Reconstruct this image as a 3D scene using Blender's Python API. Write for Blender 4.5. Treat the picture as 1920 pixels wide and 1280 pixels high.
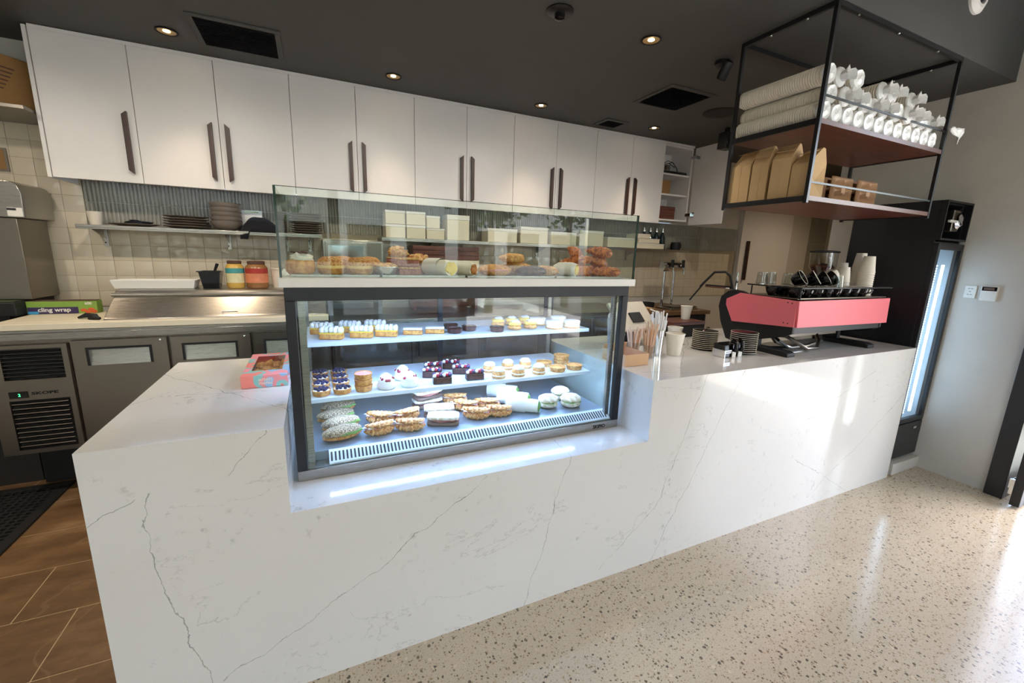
import bpy, bmesh, math, random
from mathutils import Matrix, Vector, noise
random.seed(7)
EXPOSURE, SKY, SUN, LEDE, STRIP, FRLED, DL, DL2, DL3 = 1.28, 0.66, 12.0, 30.0, 4.0, 8.0, 7.5, 18.0, 10.0
for o in list(bpy.data.objects): bpy.data.objects.remove(o, do_unlink=True)
S = bpy.context.scene
COL = S.collection
PI = math.pi

# ------------------------------------------------------------------ camera
cam_d = bpy.data.cameras.new('camera'); cam = bpy.data.objects.new('camera', cam_d); COL.objects.link(cam)
cam_d.sensor_fit = 'HORIZONTAL'; cam_d.sensor_width = 36.0; cam_d.lens = 792.23 / 1920 * 36; cam_d.clip_start = 0.05; cam_d.clip_end = 200
def cam_axes(yaw, pitch, roll):
    f = Vector((math.sin(yaw)*math.cos(pitch), math.cos(yaw)*math.cos(pitch), -math.sin(pitch)))
    r = Vector((math.cos(yaw), -math.sin(yaw), 0)); u = r.cross(f)
    c, s = math.cos(roll), math.sin(roll)
    return c*r + s*u, -s*r + c*u, f
_r, _u, _f = cam_axes(0.438218, 0.2049035, 0.0316065)
cam.matrix_world = Matrix(((_r.x, _u.x, -_f.x, 0.58917), (_r.y, _u.y, -_f.y, -1.37084), (_r.z, _u.z, -_f.z, 1.48634), (0, 0, 0, 1)))
S.camera = cam

# ------------------------------------------------------------------ sky, sun, exposure
S.view_settings.view_transform = 'Standard'; S.view_settings.look = 'None'; S.view_settings.gamma = 1.0
S.view_settings.use_curve_mapping = False
S.view_settings.exposure = EXPOSURE
wd = bpy.data.worlds.new('sky'); S.world = wd; wd.use_nodes = True
_t = wd.node_tree; _bg = _t.nodes['Background']
_sky = _t.nodes.new('ShaderNodeTexSky'); _sky.sky_type = 'NISHITA'; _sky.sun_disc = False
_sky.sun_elevation = math.radians(58); _sky.sun_rotation = math.radians(120); _sky.dust_density = 2.5; _sky.air_density = 1.0
_t.links.new(_sky.outputs[0], _bg.inputs[0]); _bg.inputs[1].default_value = SKY
sd = bpy.data.lights.new('sun', 'SUN'); sd.energy = SUN; sd.angle = 0.01; sd.color = (1.0, 0.97, 0.93)
sun = bpy.data.objects.new('sun', sd); COL.objects.link(sun); sun.location = (8, -6, 12)
sun.rotation_euler = Vector((0.33, 0.25, 0.91)).to_track_quat('Z', 'Y').to_euler()

# ------------------------------------------------------------------ helpers
class MB:
    """collects shapes, then links them as one mesh object"""
    def __init__(s): s.v = []; s.f = []; s.mi = []; s.M = None
    def add(s, vs, fs, m=0):
        k = len(s.v)
        if s.M is not None: vs = [s.M @ Vector(p) for p in vs]
        s.v += [tuple(p) for p in vs]; s.f += [tuple(i + k for i in q) for q in fs]; s.mi += [m] * len(fs)
        return s
    def box(s, x0, x1, y0, y1, z0, z1, m=0):
        return s.add([(x0,y0,z0),(x1,y0,z0),(x1,y1,z0),(x0,y1,z0),(x0,y0,z1),(x1,y0,z1),(x1,y1,z1),(x0,y1,z1)],
              [(0,3,2,1),(4,5,6,7),(0,1,5,4),(1,2,6,5),(2,3,7,6),(3,0,4,7)], m)
    def prism(s, pts, ax, a, b, m=0):
        n = len(pts)
        P = (lambda p, t: (t, p[0], p[1])) if ax == 'x' else ((lambda p, t: (p[0], t, p[1])) if ax == 'y' else (lambda p, t: (p[0], p[1], t)))
        vs = [P(p, a) for p in pts] + [P(p, b) for p in pts]
        fs = [tuple(range(n)), tuple(range(2*n-1, n-1, -1))] + [(i, i+n, (i+1) % n + n, (i+1) % n) for i in range(n)]
        return s.add(vs, fs, m)
    def lathe(s, prof, n=20, c=(0, 0, 0), m=0, ax='z', cap=True):
        vs = []; fs = []
        for (r, z) in prof:
            for k in range(n):
                a = 2*PI*k/n; x, y = r*math.cos(a), r*math.sin(a)
                q = (x, y, z) if ax == 'z' else ((x, -z, y) if ax == 'y' else (z, x, y))
                vs.append((c[0]+q[0], c[1]+q[1], c[2]+q[2]))
        for j in range(len(prof)-1):
            for k in range(n):
                fs.append((j*n+k, j*n+(k+1) % n, (j+1)*n+(k+1) % n, (j+1)*n+k))
        if cap:
            if prof[0][0] > 1e-6: fs.append(tuple(range(n-1, -1, -1)))
            if prof[-1][0] > 1e-6: fs.append(tuple((len(prof)-1)*n+k for k in range(n)))
        return s.add(vs, fs, m)
    def tube(s, pts, r, n=8, m=0, flat=1.0):
        pts = [Vector(p) for p in pts]; N = len(pts); rr = r if isinstance(r, (list, tuple)) else [r]*N
        vs = []; fs = []; ref = None
        for i, p in enumerate(pts):
            d = (pts[min(i+1, N-1)] - pts[max(i-1, 0)]).normalized()
            if ref is None: ref = Vector((0, 0, 1)) if abs(d.z) < .9 else Vector((1, 0, 0))
            a = d.cross(ref).normalized(); b = a.cross(d).normalized(); ref = b
            for k in range(n):
                t = 2*PI*k/n; vs.append(p + a*rr[i]*math.cos(t) + b*rr[i]*flat*math.sin(t))
        for i in range(N-1):
            for k in range(n): fs.append((i*n+k, i*n+(k+1) % n, (i+1)*n+(k+1) % n, (i+1)*n+k))
        fs += [tuple(range(n-1, -1, -1)), tuple((N-1)*n+k for k in range(n))]
        return s.add(vs, fs, m)
    def ell(s, c, r, nu=14, nv=9, m=0, amp=0.0, fr=3.0, seed=0, flat=None):
        vs = []; fs = []
        for j in range(nv+1):
            ph = PI*j/nv
            for k in range(nu):
                a = 2*PI*k/nu; d = Vector((math.sin(ph)*math.cos(a), math.sin(ph)*math.sin(a), math.cos(ph)))
                g = 1 + amp*noise.noise(d*fr + Vector((seed*3.1, seed*1.7, seed)))
                z = d.z*r[2]*g
                if flat is not None: z = max(z, -flat)
                vs.append((c[0]+d.x*r[0]*g, c[1]+d.y*r[1]*g, c[2]+z))
        for j in range(nv):
            for k in range(nu): fs.append((j*nu+k, (j+1)*nu+k, (j+1)*nu+(k+1) % nu, j*nu+(k+1) % nu))
        return s.add(vs, fs, m)
    def mesh(s, name, mats, smooth=35):
        me = bpy.data.meshes.new(name); me.from_pydata(s.v, [], s.f)
        for m in (mats if isinstance(mats, (list, tuple)) else [mats]): me.materials.append(m)
        me.polygons.foreach_set('material_index', s.mi)
        bm = bmesh.new(); bm.from_mesh(me); bmesh.ops.recalc_face_normals(bm, faces=bm.faces); bm.to_mesh(me); bm.free()
        if smooth:
            me.polygons.foreach_set('use_smooth', [True]*len(me.polygons)); me.set_sharp_from_angle(angle=math.radians(smooth))
        me.update(); return me
    def build(s, name, mats, parent=None, bevel=0, smooth=35, loc=None, w=True, seg=2):
        """w: the coordinates are world ones, the parent's place is taken off"""
        if parent is not None and w:
            q = wloc(parent); s.v = [(a-q.x, b-q.y, c-q.z) for a, b, c in s.v]
        o = link(name, s.mesh(name, mats, smooth), parent)
        if loc: o.location = loc
        if bevel:
            b = o.modifiers.new('bevel', 'BEVEL'); b.width = bevel; b.segments = seg; b.limit_method = 'ANGLE'; b.angle_limit = math.radians(40)
        return o
def wloc(o):
    q = Vector((0, 0, 0))
    while o is not None: q = q + o.location; o = o.parent
    return q
def link(name, me, parent=None, loc=None, rot=None):
    o = bpy.data.objects.new(name, me); COL.objects.link(o)
    if parent is not None: o.parent = parent
    if loc: o.location = loc
    if rot: o.rotation_euler = rot
    return o
def tag(o, label=None, cat=None, group=None, kind=None):
    if label: o['label'] = label
    if cat: o['category'] = cat
    if group: o['group'] = group
    if kind: o['kind'] = kind
    return o
def T(name, label, cat, loc=(0, 0, 0), rz=0, group=None):
    o = bpy.data.objects.new(name, None); COL.objects.link(o); o.empty_display_size = .05
    o.location = loc; o.rotation_euler = (0, 0, rz)
    return tag(o, label, cat, group)
def copy_tree(o, parent=None):
    c = o.copy(); COL.objects.link(c); c.parent = parent
    for ch in o.children: copy_tree(ch, c)
    return c
def dup(o, loc, rz=0, label=None, rot=None, sc=None):
    c = copy_tree(o); c.location = loc; c.rotation_euler = rot or (0, 0, rz)
    if label: c['label'] = label
    if sc: c.scale = (sc, sc, sc)
    return c
class Many:
    """the first call places the prototype itself, later calls place copies of it"""
    def __init__(s, o): s.o = o; s.used = False
    def __call__(s, loc, rz=0, label=None, rot=None, sc=None):
        if s.used: return dup(s.o, loc, rz, label, rot, sc)
        s.used = True; s.o.location = loc; s.o.rotation_euler = rot or (0, 0, rz)
        if label: s.o['label'] = label
        if sc: s.o.scale = (sc, sc, sc)
        return s.o
def structure(o): o['kind'] = 'structure'; return o
ORD = ['first', 'second', 'third', 'fourth', 'fifth', 'sixth', 'seventh', 'eighth', 'ninth', 'tenth', 'eleventh', 'twelfth', 'thirteenth', 'fourteenth']
def text_mesh(name, body, size, mat, parent=None, loc=(0, 0, 0), rot=(PI/2, 0, 0), depth=0.0006, sx=1.0, bold=0.0):
    cu = bpy.data.curves.new(name, 'FONT'); cu.body = body; cu.size = size; cu.extrude = depth; cu.align_x = 'LEFT'; cu.offset = bold; cu.resolution_u = 3
    t = bpy.data.objects.new(name, cu); COL.objects.link(t)
    dg = bpy.context.evaluated_depsgraph_get(); me = bpy.data.meshes.new_from_object(t.evaluated_get(dg)); me.name = name
    bpy.data.objects.remove(t, do_unlink=True); bpy.data.curves.remove(cu)
    me.materials.clear(); me.materials.append(mat)
    o = link(name, me, parent); o.location = Vector(loc) - (wloc(parent) if parent else Vector()); o.rotation_euler = rot; o.scale = (sx, 1, 1)
    return o

# ------------------------------------------------------------------ materials
def lin(c): return tuple(((x/255)/12.92 if x/255 <= .04045 else ((x/255+.055)/1.055)**2.4) for x in c)
class NT:
    def __init__(s, name):
        s.m = bpy.data.materials.new(name); s.m.use_nodes = True; s.t = s.m.node_tree; s.b = s.t.nodes['Principled BSDF']; s.out = s.t.nodes['Material Output']
    def n(s, typ, **kw):
        x = s.t.nodes.new('ShaderNode'+typ)
        for k, v in kw.items():
            if k in x.inputs.keys() and not hasattr(x, k): s.set(x.inputs[k], v)
            elif hasattr(x, k): setattr(x, k, v)
            else: s.set(x.inputs[k.replace('_', ' ')], v)
        return x
    def set(s, sock, v):
        if isinstance(v, bpy.types.NodeSocket): s.t.links.new(v, sock)
        elif isinstance(v, tuple) and len(v) == 3 and sock.type == 'RGBA': sock.default_value = (*v, 1)
        else: sock.default_value = v
    def math(s, op, a, b=None, c=None):
        x = s.t.nodes.new('ShaderNodeMath'); x.operation = op
        for i, v in enumerate((a, b, c)):
            if v is not None: s.set(x.inputs[i], v)
        return x.outputs[0]
    def mix(s, fac, a, b):
        x = s.t.nodes.new('ShaderNodeMix'); x.data_type = 'RGBA'; s.set(x.inputs[0], fac); s.set(x.inputs[6], a); s.set(x.inputs[7], b); return x.outputs[2]
    def ramp(s, fac, stops):
        x = s.t.nodes.new('ShaderNodeValToRGB'); e = x.color_ramp.elements
        while len(e) < len(stops): e.new(.5)
        for k, (p, c) in enumerate(stops): e[k].position = p; e[k].color = (*c, 1) if len(c) == 3 else c
        s.set(x.inputs[0], fac); return x.outputs[0]
    def obj(s): return s.n('TexCoord').outputs['Object']
    def bump(s, h, st=.2, d=.01):
        x = s.n('Bump'); x.inputs['Strength'].default_value = st; x.inputs['Distance'].default_value = d; s.set(x.inputs['Height'], h); s.set(s.b.inputs['Normal'], x.outputs[0])
def mat(name, col, rough=.5, metal=0, var=.07, scale=14, bump=0, bscale=None, stretch=None, coat=0, emis=None, es=0, spec=None, sss=0):
    q = NT(name); col = lin(col); v = q.obj()
    if stretch:
        mp = q.n('Mapping'); q.set(mp.inputs[0], v); mp.inputs['Scale'].default_value = stretch; v = mp.outputs[0]
    ns = q.n('TexNoise', Vector=v, Scale=scale, Detail=4.0)
    a = tuple(max(0, c*(1-var)) for c in col); b = tuple(min(1, c*(1+var)) for c in col)
    q.set(q.b.inputs['Base Color'], q.mix(ns.outputs[0], a, b))
    q.b.inputs['Roughness'].default_value = rough; q.b.inputs['Metallic'].default_value = metal
    if coat: q.b.inputs['Coat Weight'].default_value = coat; q.b.inputs['Coat Roughness'].default_value = .05
    if spec is not None: q.b.inputs['Specular IOR Level'].default_value = spec
    if emis: q.b.inputs['Emission Color'].default_value = (*lin(emis), 1); q.b.inputs['Emission Strength'].default_value = es
    if sss: q.b.inputs['Subsurface Weight'].default_value = sss; q.b.inputs['Subsurface Scale'].default_value = .01
    if bump:
        n2 = q.n('TexNoise', Vector=v, Scale=bscale or scale*3, Detail=5.0); q.bump(n2.outputs[0], bump, .004)
    return q.m
def glass_pane(name, tint=(.93, .97, .95), ior=1.5):
    q = NT(name); t = q.t; t.nodes.remove(q.b)
    tr = q.n('BsdfTransparent'); tr.inputs[0].default_value = (*tint, 1)
    gl = q.n('BsdfGlossy'); gl.inputs['Roughness'].default_value = 0.0
    fr = q.n('Fresnel', IOR=ior); ns = q.n('TexNoise', Vector=q.obj(), Scale=2.0)
    bf = q.n('NewGeometry').outputs['Backfacing']; f = q.math('MULTIPLY', q.math('MULTIPLY', fr.outputs[0], q.math('SUBTRACT', 1.0, bf)), q.math('MULTIPLY_ADD', ns.outputs[0], .06, 1.4)); f = q.math('MINIMUM', f, 1.0)
    mx = q.n('MixShader'); q.set(mx.inputs[0], f); q.set(mx.inputs[1], tr.outputs[0]); q.set(mx.inputs[2], gl.outputs[0]); q.set(q.out.inputs[0], mx.outputs[0])
    return q.m
def two(name, c1, c2, scale=8, rough=.6, pos=(.4, .6), bump=0, detail=4.0, bscale=None, c3=None, stretch=None, coat=0):
    q = NT(name); v = q.obj()
    if stretch:
        mp = q.n('Mapping'); q.set(mp.inputs[0], v); mp.inputs['Scale'].default_value = stretch; v = mp.outputs[0]
    ns = q.n('TexNoise', Vector=v, Scale=scale, Detail=detail)
    st = [(pos[0], lin(c1)), (pos[1], lin(c2))] + ([(min(1, pos[1]+.15), lin(c3))] if c3 else [])
    q.set(q.b.inputs['Base Color'], q.ramp(ns.outputs[0], st)); q.b.inputs['Roughness'].default_value = rough
    if coat: q.b.inputs['Coat Weight'].default_value = coat
    if bump:
        n2 = q.n('TexNoise', Vector=v, Scale=bscale or scale*2, Detail=5.0); q.bump(n2.outputs[0], bump, .004)
    return q.m
def marble():
    q = NT('veined_stone'); P = q.n('NewGeometry').outputs['Position']
    sep = q.n('SeparateXYZ', Vector=P); X, Y, Z = sep.outputs
    nz = q.n('TexNoise', Vector=P, Scale=9.0, Detail=7.0, Roughness=.62); wob = q.math('SUBTRACT', nz.outputs[0], .5)
    n_b = q.n('TexNoise', Vector=P, Scale=2.2, Detail=2.0); wob2 = q.math('SUBTRACT', n_b.outputs[0], .5)
    wz = q.math('ADD', q.math('MULTIPLY', wob, .06), q.math('MULTIPLY', wob2, .07))
    n_w = q.n('TexNoise', Vector=P, Scale=14.0, Detail=3.0); wid = q.math('MULTIPLY_ADD', n_w.outputs[0], .0042, -.0010)
    acc = None
    # the main veins of the slab: lines on the front face (x, z) and on the top (x, y)
    FR = [((.13,.80),(.11,.72)),((.11,.72),(.14,.53)),((.14,.53),(.17,.40)),((.17,.40),(.22,.10)),((.26,.12),(.61,.30)),((.61,.30),(1.14,.64)),((1.32,-.02),(1.37,.19)),((1.37,.19),(1.52,.66)),
          ((1.72,.06),(2.03,.30)),((2.03,.30),(2.29,1.0)),((2.03,.0),(2.26,.42)),((2.26,.42),(2.56,1.0)),((3.15,.60),(3.77,.84)),((3.1,.34),(3.70,.02)),((.33,.83),(.43,.95)),((.0,.73),(.10,.79)),((3.30,.06),(4.2,.62))]
    TP = [((.0,.75),(.21,.51)),((.21,.51),(.50,.12)),((.0,.38),(.08,.48)),((.12,.44),(.50,.385)),((2.3,.2),(2.9,.7)),((2.0,.15),(2.25,.04))]
    for face, segs in ((0, FR), (1, TP)):
        A, B = X, (Z if face == 0 else Y)
        for (p, r) in segs:
            dx, dy = r[0]-p[0], r[1]-p[1]; L = math.hypot(dx, dy); dx /= L; dy /= L
            d = q.math('ADD', q.math('MULTIPLY_ADD', A, -dy, p[0]*dy - p[1]*dx), q.math('MULTIPLY_ADD', B, dx, 0.0))
            d = q.math('ABSOLUTE', q.math('ADD', d, wz))
            t = q.math('ADD', q.math('MULTIPLY_ADD', A, dx, -p[0]*dx - p[1]*dy), q.math('MULTIPLY', B, dy))
            on = q.math('MULTIPLY', q.math('GREATER_THAN', t, -.01), q.math('LESS_THAN', t, L+.01))
            if face == 0: on = q.math('MULTIPLY', on, q.math('LESS_THAN', Z, .949))
            else: on = q.math('MULTIPLY', on, q.math('GREATER_THAN', Z, .94))
            k = q.math('MULTIPLY', on, q.math('LESS_THAN', d, wid))
            acc = k if acc is None else q.math('MAXIMUM', acc, k)
    # fine cracks everywhere and soft grey clouds
    mp = q.n('Mapping', Vector=P); mp.inputs['Rotation'].default_value = (0, .9, .3); mp.inputs['Scale'].default_value = (.55, 1.6, 1.6)
    nf = q.n('TexNoise', Vector=mp.outputs[0], Scale=2.1, Detail=9.0, Roughness=.6, Distortion=.5)
    fine = q.math('LESS_THAN', q.math('ABSOLUTE', q.math('SUBTRACT', nf.outputs[0], .5)), .0025)
    nm = q.n('TexNoise', Vector=P, Scale=1.6, Detail=2.0); fine = q.math('MULTIPLY', fine, q.math('GREATER_THAN', nm.outputs[0], .54))
    ns = q.n('TexNoise', Vector=P, Scale=26.0, Detail=8.0, Roughness=.7); nk = q.n('TexNoise', Vector=P, Scale=4.0, Detail=3.0)
    spk = q.math('MULTIPLY', q.ramp(ns.outputs[0], [(.56, (0, 0, 0)), (.68, (1, 1, 1))]), q.ramp(nk.outputs[0], [(.52, (0, 0, 0)), (.66, (1, 1, 1))]))
    cl = q.n('TexNoise', Vector=P, Scale=1.3, Detail=3.0)
    base = q.mix(cl.outputs[0], lin((206, 202, 196)), lin((220, 216, 210)))
    base = q.mix(q.math('MULTIPLY', spk, .6), base, lin((128, 124, 120)))
    base = q.mix(q.math('MULTIPLY', fine, .30), base, lin((140, 136, 130)))
    base = q.mix(q.math('MULTIPLY', acc, q.math('MULTIPLY_ADD', nk.outputs[0], .9, .15)), base, lin((112, 108, 104)))
    q.set(q.b.inputs['Base Color'], base); q.b.inputs['Roughness'].default_value = .07; q.b.inputs['Specular IOR Level'].default_value = .5
    return q.m
def terrazzo():
    q = NT('terrazzo'); P = q.n('NewGeometry').outputs['Position']
    def chips(sc, lo, seedv):
        mp = q.n('Mapping', Vector=P); mp.inputs['Location'].default_value = (seedv, seedv*.7, 0)
        dn = q.n('TexNoise', Vector=mp.outputs[0], Scale=sc*1.1, Detail=2.0)
        ad = q.n('VectorMath', operation='MULTIPLY_ADD'); q.set(ad.inputs[0], dn.outputs[1]); ad.inputs[1].default_value = (.6/sc,)*3; q.set(ad.inputs[2], mp.outputs[0])
        vo = q.n('TexVoronoi', Vector=ad.outputs[0], Scale=sc); c = q.n('SeparateColor'); q.set(c.inputs[0], vo.outputs['Color'])
        th = q.math('MULTIPLY', q.math('SUBTRACT', c.outputs[0], lo), .42/(1-lo)); return q.math('LESS_THAN', vo.outputs['Distance'], th), c.outputs[1]
    bn = q.n('TexNoise', Vector=P, Scale=3.0, Detail=6.0); fn = q.n('TexNoise', Vector=P, Scale=180.0, Detail=2.0)
    base = q.mix(bn.outputs[0], lin((186, 170, 148)), lin((198, 184, 163)))
    base = q.mix(q.math('MULTIPLY', q.ramp(fn.outputs[0], [(.5, (0, 0, 0)), (.62, (1, 1, 1))]), .35), base, lin((150, 134, 112)))
    for sc, lo, sv, ca, cb in ((52, .45, 0, (172, 150, 122), (210, 194, 170)), (85, .4, 3.3, (120, 102, 80), (165, 143, 112)), (62, .60, 7.7, (66, 62, 54), (100, 90, 76)), (120, .4, 5.1, (90, 78, 62), (190, 170, 140))):
        k, cc = chips(sc, lo, sv); base = q.mix(q.math('MULTIPLY', k, .9), base, q.mix(cc, lin(ca), lin(cb)))
    q.set(q.b.inputs['Base Color'], base); q.b.inputs['Roughness'].default_value = .16
    return q.m
def brown_tile():
    q = NT('brown_floor_tile'); P = q.n('NewGeometry').outputs['Position']
    mp = q.n('Mapping', Vector=P); mp.inputs['Scale'].default_value = (1, 2.2, 1); mp.inputs['Rotation'].default_value = (0, 0, .25)
    a = q.n('TexNoise', Vector=mp.outputs[0], Scale=3.0, Detail=8.0, Roughness=.65)
    b = q.ramp(a.outputs[0], [(.3, lin((92, 66, 42))), (.55, lin((126, 94, 62))), (.75, lin((158, 126, 90)))])
    v = q.n('TexNoise', Vector=P, Scale=1.5, Detail=3.0); vein = q.math('LESS_THAN', q.math('ABSOLUTE', q.math('SUBTRACT', v.outputs[0], .5)), .004)
    q.set(q.b.inputs['Base Color'], q.mix(q.math('MULTIPLY', vein, .16), b, lin((180, 150, 112)))); q.b.inputs['Roughness'].default_value = .45
    return q.m
def steel(name, col=(168, 164, 158), rough=.28, st=(2, 170, 170)):
    q = NT(name); mp = q.n('Mapping', Vector=q.obj()); mp.inputs['Scale'].default_value = st
    n = q.n('TexNoise', Vector=mp.outputs[0], Scale=6.0, Detail=5.0); c = lin(col)
    q.set(q.b.inputs['Base Color'], q.mix(n.outputs[0], tuple(x*.95 for x in c), tuple(min(1, x*1.05) for x in c)))
    q.b.inputs['Metallic'].default_value = 1.0; q.set(q.b.inputs['Roughness'], q.math('MULTIPLY_ADD', n.outputs[0], .06, rough-.03)); return q.m
def wood(name, c1, c2, st=(1.2, 14, 14), rough=.4):
    q = NT(name); mp = q.n('Mapping', Vector=q.obj()); mp.inputs['Scale'].default_value = st
    n = q.n('TexNoise', Vector=mp.outputs[0], Scale=3.0, Detail=6.0, Distortion=.6); q.set(q.b.inputs['Base Color'], q.ramp(n.outputs[0], [(.3, lin(c1)), (.7, lin(c2))]))
    q.b.inputs['Roughness'].default_value = rough; q.bump(n.outputs[0], .08, .002); return q.m
def plaster(name, c1, c2, sc=2.0, rough=.75):
    q = NT(name); P = q.n('NewGeometry').outputs['Position']; n = q.n('TexNoise', Vector=P, Scale=sc, Detail=8.0, Roughness=.6); q.set(q.b.inputs['Base Color'], q.ramp(n.outputs[0], [(.3, lin(c1)), (.7, lin(c2))]))
    q.b.inputs['Roughness'].default_value = rough; n2 = q.n('TexNoise', Vector=P, Scale=40.0, Detail=4.0); q.bump(n2.outputs[0], .05, .003); return q.m
M = {}
M['stone'] = marble(); M['terrazzo'] = terrazzo(); M['brown'] = brown_tile()
M['grout'] = mat('grout', (150, 138, 118), .9); M['fgrout'] = mat('floor_grout', (206, 178, 140), .9)
M['tile'] = mat('glazed_cream_tile', (208, 195, 172), .08, var=.06, scale=3, bump=.25, bscale=26)
M['kk'] = mat('grey_finger_tile', (146, 140, 126), .16, var=.14, scale=18)
M['ceil'] = plaster('dark_grey_paint', (72, 72, 70), (77, 77, 75), 3, .6)
M['wall'] = plaster('grey_render', (190, 183, 174), (204, 198, 188)); M['wallw'] = plaster('off_white_paint', (196, 190, 180), (204, 198, 188))
M['door'] = mat('white_laminate', (228, 223, 219), .38, var=.015); M['handle'] = wood('dark_timber', (44, 28, 22), (74, 46, 36), (14, 14, 1.2), .4)
M['black'] = mat('black_powder_coat', (24, 25, 29), .35, var=.1); M['blackm'] = mat('matt_black', (18, 18, 19), .6, var=.1); M['blackg'] = mat('gloss_black_ceramic', (14, 14, 16), .08, var=.1)
M['steel'] = steel('brushed_steel'); M['dsteel'] = steel('dull_steel', (138, 130, 120), .32); M['chrome'] = mat('chrome', (220, 220, 222), .06, 1, .02)
M['white'] = mat('white_plastic', (226, 222, 214), .4, var=.02); M['board'] = mat('polyethylene_board', (226, 214, 188), .45, var=.03)
M['glass'] = glass_pane('clear_glass'); M['glasse'] = mat('green_glass_edge', (28, 52, 46), .08, var=.1); M['tumbler'] = glass_pane('tumbler_glass', (.9, .92, .92), 1.7)
M['rubber'] = mat('black_rubber', (26, 25, 24), .7); M['paper'] = mat('white_paper', (232, 226, 214), .7, var=.02); M['kraft'] = mat('kraft_paper', (205, 170, 122), .75, var=.06, scale=8, bump=.1)
M['card'] = mat('brown_cardboard', (150, 112, 66), .8, var=.06); M['pulp'] = mat('moulded_pulp', (182, 146, 112), .9, var=.08, bump=.3)
M['walnut'] = wood('red_brown_timber', (70, 34, 26), (112, 62, 46), (1.6, 14, 14), .35); M['pink'] = mat('pink_lacquer', (230, 112, 122), .35, var=.02)
M['cream'] = mat('whipped_cream', (240, 234, 222), .6, var=.03, sss=.1); M['pastry'] = two('baked_pastry', (196, 132, 70), (226, 178, 110), 90, .55, bump=.3); M['crust'] = two('golden_crust', (188, 120, 56), (224, 166, 92), 70, .5, bump=.2)
M['crois'] = two('croissant_crust', (138, 62, 22), (216, 128, 54), 55, .42, bump=.3, stretch=(1, 3, 1)); M['crois2'] = two('flaky_golden_crust', (190, 112, 50), (238, 192, 128), 55, .5, bump=.3, stretch=(1, 3, 1)); M['sugar'] = two('sugared_dough', (184, 110, 48), (226, 172, 106), 150, .7, bump=.5)
M['choc'] = two('dark_chocolate', (52, 28, 22), (84, 48, 38), 70, .35); M['berry'] = mat('red_berry', (150, 26, 48), .25, var=.3); M['blue'] = mat('blueberry', (48, 44, 84), .4, var=.2)
M['seed'] = two('seeded_crust', (92, 66, 46), (206, 182, 146), 260, .8, (.42, .58), .6); M['flour'] = two('floured_bread', (214, 190, 156), (246, 240, 228), 60, .85, bump=.2); M['ham'] = mat('ham', (222, 150, 140), .45, var=.12); M['lettuce'] = mat('lettuce', (108, 150, 66), .5, var=.25)
M['lemon'] = mat('yellow_curd', (238, 196, 84), .35, var=.06); M['egg'] = mat('egg_filling', (240, 206, 96), .5, var=.1); M['wrap'] = mat('tortilla', (236, 226, 206), .75, var=.06, scale=20); M['brownie'] = two('pink_brown_cake', (150, 86, 74), (178, 110, 90), 120, .6, bump=.2)
M['foil'] = mat('silver_foil', (210, 212, 216), .25, 1, .1, 40, .4); M['shelfw'] = mat('white_steel_shelf', (214, 222, 230), .3, var=.02); M['deck'] = mat('grey_steel_deck', (150, 164, 178), .35, .6, .08, 6, stretch=(1, 20, 1))
M['led'] = mat('led_diode', (235, 242, 255), .5, emis=(170, 200, 255), es=LEDE); M['wled'] = mat('warm_led', (255, 240, 214), .5, emis=(255, 220, 170), es=14)
M['plate'] = mat('taupe_stoneware', (124, 112, 102), .35, var=.06); M['navy'] = mat('black_cloth', (20, 20, 26), .95, var=.2, bump=.4, bscale=90)
M['porc'] = mat('white_porcelain', (224, 212, 194), .3, var=.02); M['plastic'] = glass_pane('clear_plastic_film', (.97, .97, .97), 1.35); M['sleeve'] = mat('white_paper_cup', (232, 222, 206), .55, var=.02)
M['film'] = mat('crinkled_film', (232, 232, 230), .25, var=.06); M['stick'] = wood('pale_birch', (222, 178, 140), (240, 208, 172), (20, 20, 2), .7); M['straw'] = mat('white_straw', (232, 230, 226), .35, var=.02)
M['dcase'] = mat('dark_interior', (40, 36, 34), .6); M['asphalt'] = mat('asphalt', (92, 92, 94), .9, var=.15, scale=60); M['pave'] = mat('concrete_pavers', (188, 185, 180), .85, var=.06, scale=4)
M['leaf'] = mat('tree_leaves', (84, 112, 48), .6, var=.35, scale=3); M['bark'] = mat('tree_bark', (98, 78, 60), .9, var=.2)
M['rdark'] = mat('dark_brown_seed', (86, 60, 48), .7)
# ================================================================== the setting
HC, YB, YW, XR = 2.64, -0.02, 2.45, 4.659
structure(MB().box(-2.6, 5.0, -4.2, 0.0, -.08, 0).build('floor', M['terrazzo']))
fl2 = structure(MB().box(-2.6, 8.2, 0.0, 2.55, -.08, -.0015).build('floor_kitchen', M['fgrout']))
_tm = MB().box(0, .667, 0, .331, -.012, 0).mesh('floor_tile', M['brown'])
_tc = MB().box(0, .667, 0, .035, -.012, 0).mesh('cut_floor_tile', M['brown'])
for r in range(-1, 7):
    for c in range(5):
        x0 = -2.59 + c*.672 + (r % 2)*.2
        link('tile', _tm if r >= 0 else _tc, fl2, (x0 if r >= 0 else x0-.2, .0395 + r*.336 if r >= 0 else .001, 0))
_te = MB().box(0, .196, 0, .331, -.012, 0).mesh('half_floor_tile', M['brown'])
for r in (1, 3, 5): link('tile', _te, fl2, (-2.59, .0395 + r*.336, 0))
structure(MB().box(-2.6, 8.2, YB, 2.55, HC, HC+.12).build('ceiling', M['ceil']))
structure(MB().box(-2.6, 5.0, YB, YB+.05, HC+.12, 3.36).build('ceiling_bulkhead', M['ceil']))
structure(MB().box(-2.6, 5.0, -4.3, YB+.05, 3.36, 3.46).build('ceiling_front', M['ceil']))
wb = structure(MB().box(-2.6, 8.2, YW, YW+.1, 0, HC).build('wall_back', M['wallw']))
structure(MB().box(-2.7, -2.6, -4.3, 2.55, 0, 3.36).build('wall_left', M['wallw']))
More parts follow.
